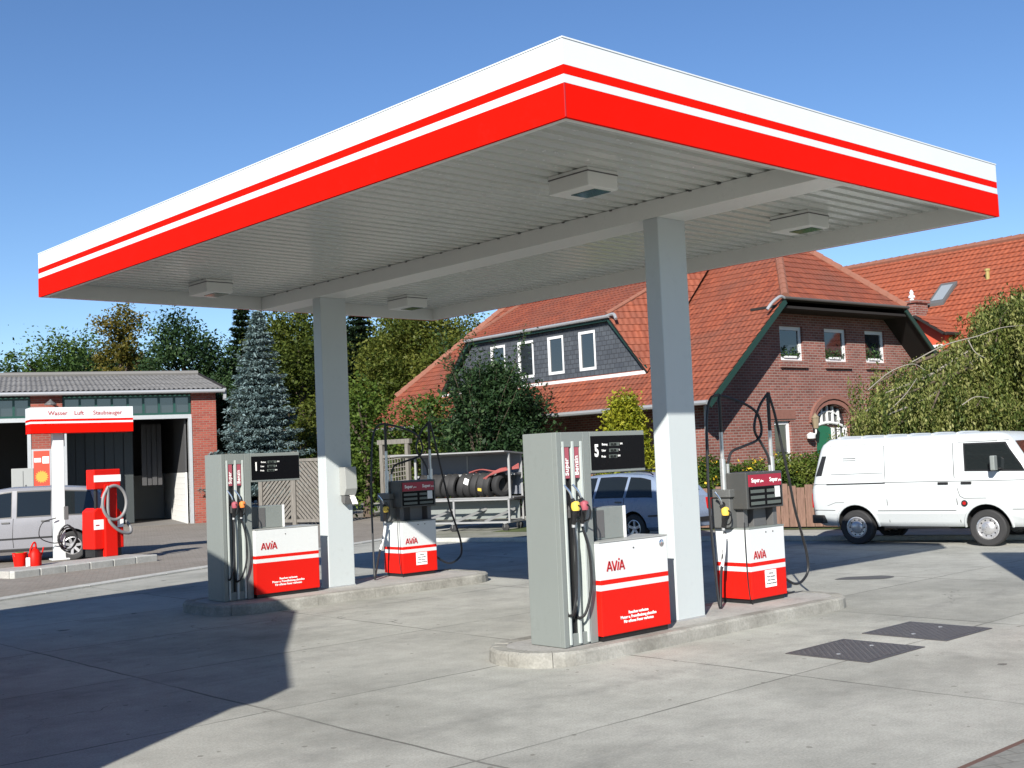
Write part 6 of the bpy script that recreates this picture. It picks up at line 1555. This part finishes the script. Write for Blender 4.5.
for i, (u, vt, hf, D, lb_) in enumerate(((95, 345, 60, 72, 'far green tree between the light green and yellowing tree tops'), (352, 318, 46, 72, 'far dark tree between the two tall conifers'), (212, 365, 60, 68, 'far dark tree behind the workshop gable'), (395, 330, 60, 70, 'far dark tree behind the large yellow-green tree'), (310, 335, 60, 70, 'far dark tree behind the tall yellow-green tree and fence'))):
    broadleaf('tree', u, vt, 505, hf, D, LM['deep'], lb_, lobes=7, leaf=.2, density=1.7)
# birch stems showing pale
# golden conifer
def cone_bush(u, vtop, vbot, half, D, mat, label):
    c = at(u, vbot, D); zt_ = at(u, vtop, D).z; w_ = half*D/F_PX
    t = thing('golden_conifer', (c.x, c.y, 0), 0, label, 'bush', 'bushes around the yard'); P_, T_ = [], []
    n = 620
    for i in range(n):
        f = RNG.uniform(0, 1)**.8; z = zt_*f; R_ = w_*min(1, (1-f)**.42*1.0)*(.94+.10*math.sin(7*f)); a = RNG.uniform(0, 6.28); rr_ = R_*RNG.uniform(.72, 1.05)
        k = 34; q = RNG.normal(size=(k, 3))*np.array([.10, .10, .16]); P_.append(np.array([math.cos(a)*rr_, math.sin(a)*rr_, z])+q); T_.append(np.full(k, RNG.uniform(.1, .95)))
    leaves('crown', np.concatenate(P_), .085, mat, t, up=.2, tint=np.concatenate(T_)); trunk(t, zt_*.9, .09, [], M['bark'])
cone_bush(630, 402, 531, 40, 31.0, LM['thuja'], 'rounded golden-yellow conifer between pump display and near pillar')
# hedge: a clipped run of leaves with some yellow
def hedge(a, c, h, th, mat, label, name='hedge', leaf=.075, n=26000, flowers=0, cat='hedge'):
    d = Vector((c.x-a.x, c.y-a.y, 0)); L_ = d.length; rz = math.atan2(d.y, d.x); t = thing(name, (a.x, a.y, 0), rz, label, cat, 'bushes around the yard')
    P_ = np.empty((n, 3)); P_[:, 0] = RNG.uniform(0, L_, n); ang = RNG.uniform(0, math.pi, n); rr_ = RNG.uniform(.78, 1.04, n)
    wav = 1+.07*np.sin(P_[:, 0]*2.1)+.05*np.sin(P_[:, 0]*5.3+1)
    # rounded box section
    cs, sn = np.cos(ang), np.sin(ang); P_[:, 1] = th/2*np.sign(cs)*np.abs(cs)**.5*rr_+th/2; P_[:, 2] = .1+(h-.1)*np.abs(sn)**.35*rr_*wav
    k = n//3; P_[:k, 2] = RNG.uniform(.1, h*.95, k); P_[:k, 1] = RNG.uniform(-.06, .18, k)
    tt = .5+.4*np.sin(P_[:, 0]*3.1+P_[:, 2]*4)
    lo = leaves('foliage', P_+RNG.normal(size=(n, 3))*.04, leaf, mat, t, up=.2, tint=tt)
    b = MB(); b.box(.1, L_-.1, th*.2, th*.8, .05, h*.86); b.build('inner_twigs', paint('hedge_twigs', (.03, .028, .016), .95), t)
    if flowers:
        q = P_[RNG.integers(0, n, flowers)]+RNG.normal(size=(flowers, 3))*.05; q[:, 1] -= .05
        leaves('blossom', q, .085, M['flower_y'], t, up=.2, aspect=.9)
    return t
HA0 = ground(752, 527)+kn*1.2; HA1 = HA0+kd*5.2
hedge(ground(770, 524)+kn*.35, ground(770, 524)+kn*.35+kd*5.5, 1.62, .9, LM['hedge'], 'clipped green hedge between the house front and the white van', flowers=90)
bpos = ground(755, 524)+kn*1.1
hedge(bpos-kd*2.9, bpos-kd*.1, 1.62, .8, LM['fern'], 'loose flowering bush with yellow blooms below the house gable', name='flowering_bush', n=9000, flowers=260, cat='bush')
# plant boxes and window plants on the gable (inside the panes would not show: on the sills)
for i, (a, c) in enumerate(wins3):
    nP = 140; P_ = np.column_stack([RNG.uniform(a+.10, c-.12, nP), gy+.07+RNG.uniform(-.02, .02, nP), gz[0]+.1+np.abs(RNG.normal(size=nP))*.16*(1.5 if i == 2 else 1)])
    w2 = hs.matrix_basis
    pp = thing('window_plant', w2 @ Vector(((a+c)/2, gy, gz[0])), HA, ('green pot plant low in the left upper gable window', 'green pot plant in the middle upper gable window', 'leafy tall pot plant in the right upper gable window')[i], 'plant', 'plants in the gable windows')
    leaves('foliage', P_-np.array([(a+c)/2, gy, gz[0]]), .085, LM['pot'], pp)
    b = MB(); b.box(-.32, .30, .045, .098, .085, .15); b.build('planter', M['frame_white'], pp)

# weeping tree behind the van
def weeping(u, D, label):
    c = at(u, 500, D); t = thing('weeping_tree', (c.x, c.y, 0), 0, label, 'tree', 'trees behind the forecourt')
    Rt = Vector((RT.x, RT.y, 0)).normalized(); Fd = Vector((FW.x, FW.y, 0)).normalized(); s_ = D/F_PX
    def W_(uu, v, dd=0.0):
        p = at(uu, v, D+dd); return Vector((p.x-c.x, p.y-c.y, p.z))
    # limbs arch out from the trunk top; control points measured on the crown's outline, spread in depth all round
    b = MB(); bp_ = MB()
    base_ = [W_(u, 520), W_(u+4, 430), W_(u+6, 360), W_(u+10, 315)]
    base_[0].z = 0; b.tube(bez([tuple(p) for p in base_], 5), [.24-.008*i for i in range(16)], 8)
    crown = []
    tops = [((965, 352), (915, 375), (866, 408)), ((968, 348), (920, 364), (878, 388)), ((985, 345), (940, 360), (910, 395)), ((1008, 305), (996, 325), (975, 360)), ((1018, 298), (1006, 308), (996, 335)), ((1030, 290), (1045, 296), (1070, 330)), ((1030, 310), (1080, 320), (1120, 370)), ((985, 340), (945, 370), (915, 400)), ((1000, 340), (985, 370), (970, 400)), ((1020, 345), (1040, 375), (1050, 410)), ((960, 362), (905, 392), (856, 430))]
    hang = []
    for i, tp in enumerate(tops):
        for dd in ((-2.4, -1.2, 0, 1.4) if i not in (3, 4) else (-1.2, 0, 1.2)):
            dd2 = dd+RNG.uniform(-.5, .5); k_ = 1.0-abs(dd2)*.06
            mid = W_(u+8, 335, 0)
            pp = [mid]+[W_(u+(q[0]-u)*k_+RNG.uniform(-6, 6), q[1]+RNG.uniform(-6, 8)+abs(dd2)*5, dd2*(j+1)/3) for j, q in enumerate(tp)]
            q = bez([tuple(x) for x in pp], 6); n_ = len(q)
            (bp_ if RNG.uniform() < .08 else b).tube(q, [.075*(1-.8*j/(n_-1)) for j in range(n_)], 6)
            hang += [x for x in q[2:]]
    P_, T_, A_ = [], [], []
    for h in hang:
        for g_ in range(3):                                  # a few tresses per limb point, each a bundle of strands
            c0 = np.array(h)+RNG.normal(size=3)*np.array([.34, .34, .08]); L0 = min(RNG.uniform(.7, 2.9), max(.35, c0[2]-1.0)); tone = RNG.uniform(.05, .95)
            for k_ in range(5):
                p0_ = c0+RNG.normal(size=3)*np.array([.085, .085, .06]); L_ = L0*RNG.uniform(.7, 1.1); m_ = int(L_*19)+4; f = np.linspace(0, 1, m_)
                dr_ = RNG.normal(size=2)*.07
                Q = np.column_stack([p0_[0]+dr_[0]*f, p0_[1]+dr_[1]*f, p0_[2]+.08*np.sin(f*3)-L_*f])+RNG.normal(size=(m_, 3))*.036
                P_.append(Q); T_.append(np.full(m_, tone+RNG.normal()*.08)); A_.append(np.tile([0, 0, -1.0], (m_, 1)))
    P_ = np.concatenate(P_); T_ = np.concatenate(T_); A_ = np.concatenate(A_)
    leaves('crown', P_, .085, LM['weep'], t, up=.05, tint=T_, aspect=.42, axis=A_)
    # bleached bare branches arching over the crown
    for pts in ([(868, 390, -2.2), (890, 372, -2.4), (912, 364, -2.5), (925, 370, -2.5)], [(912, 362, -2.0), (945, 345, -2.2), (978, 336, -2.2), (1000, 328, -2.1), (1026, 325, -2.0)], [(888, 412, -2.4), (905, 395, -2.5), (917, 378, -2.6)], [(968, 340, -2.4), (975, 352, -2.5), (985, 358, -2.5)], [(962, 405, -2.6), (975, 397, -2.6), (990, 398, -2.6)]):
        q = bez([tuple(W_(*p)) for p in pts], 6); n_ = len(q); bp_.tube(q, [.014*(1-.5*j/(n_-1)) for j in range(n_)], 6)
    tr_ = b.build('trunk', M['bark'], t, smooth=SM, merge=False); bp_.build('bare_branches', M['bark_pale'], t, smooth=SM, merge=False)
weeping(1000, 29, 'weeping tree with hanging leafy branches and bleached boughs above the van')

# ================================================================== SHOP AND ADDED SLAB OUTSIDE THE VIEW THAT CAST THE SHADOWS
sh_h = 4.5
pts_ = [(5.67, 9.26), (6.75, 11.1), (8.71, 14.04), (10.3, 19.5), (6.33, 18.55)]
pts_ = [(x-SUN_A*sh_h, y-SUN_B*sh_h) for x, y in pts_]+[(-7, 12), (-9, 4)]
cx_ = sum(p[0] for p in pts_)/len(pts_); cy_ = sum(p[1] for p in pts_)/len(pts_)
sb = thing('station_shop', (cx_, cy_, 0), 0, 'flat-roofed brick station building left of the viewer that shades the forecourt', 'building')
lp = [(x-cx_, y-cy_) for x, y in pts_]
b = MB(); b.prism([(x*.97, y*.97) for x, y in lp], 0, sh_h-.35, 'z'); b.build('wall', M['brick_shop'], sb)
b = MB(); b.prism(lp, sh_h-.35, sh_h, 'z'); b.build('roof', M['white'], sb)
pz = 4.6; tip = ground(981, 553); pc_ = (tip.x-SUN_A*pz, tip.y-SUN_B*pz); pdv = Vector((.36, -.93))  # unseen slab, added so its shadow tip lands on the ground at right
py = thing('shadow_slab', (pc_[0]+pdv.x*.7, pc_[1]+pdv.y*.7, 0), math.atan2(pdv.y, pdv.x), 'unseen white and red slab added right of the viewer to cast a shadow', 'shadow caster')
b = MB(); b.box(-.7, .7, -.12, .12, 1.2, pz); b.build('sign_panel', M['white'], py, bevel=.02)
b = MB(); b.box(-.71, .71, -.13, .13, .2, 1.195); b.build('base_panel', M['red'], py)
b = MB(); b.box(-.55, .55, -.09, .09, 0, .2); b.build('foot', M['grey'], py)

# ================================================================== SPLIT PAIRS INTO SINGLE PARTS
def explode(o):
    """pieces of one mesh that do not touch become parts of their own (same name, same parent)"""
    bm = bmesh.new(); bm.from_mesh(o.data); bm.faces.ensure_lookup_table(); seen = set(); isl = []
    for f in bm.faces:
        if f.index in seen: continue
        st = [f]; cur = []; seen.add(f.index)
        while st:
            g_ = st.pop(); cur.append(g_.index)
            for e in g_.edges:
                for h_ in e.link_faces:
                    if h_.index not in seen: seen.add(h_.index); st.append(h_)
        isl.append(set(cur))
    bm.free()
    if len(isl) < 2 or len(isl) > 12: return
    for i, s_ in enumerate(isl[1:] + isl[:1]):
        me = o.data.copy(); b2 = bmesh.new(); b2.from_mesh(me); b2.faces.ensure_lookup_table()
        bmesh.ops.delete(b2, geom=[f for f in b2.faces if f.index not in s_], context='FACES'); b2.to_mesh(me); b2.free()
        if i == len(isl) - 1: o.data = me
        else:
            c = o.copy(); c.data = me; COL.objects.link(c)
for o in [q for q in bpy.data.objects if q.parent and q.type == 'MESH' and q.name.split('.')[0] in ('instruction_plate', 'lifting_eye', 'guide_rail', 'hose_slot', 'nozzle_boot', 'door_post', 'key_hole', 'verge_board', 'support_post', 'leg', 'grade_label', 'printed_patch', 'corner_seam', 'roof_rail')]:
    explode(o)
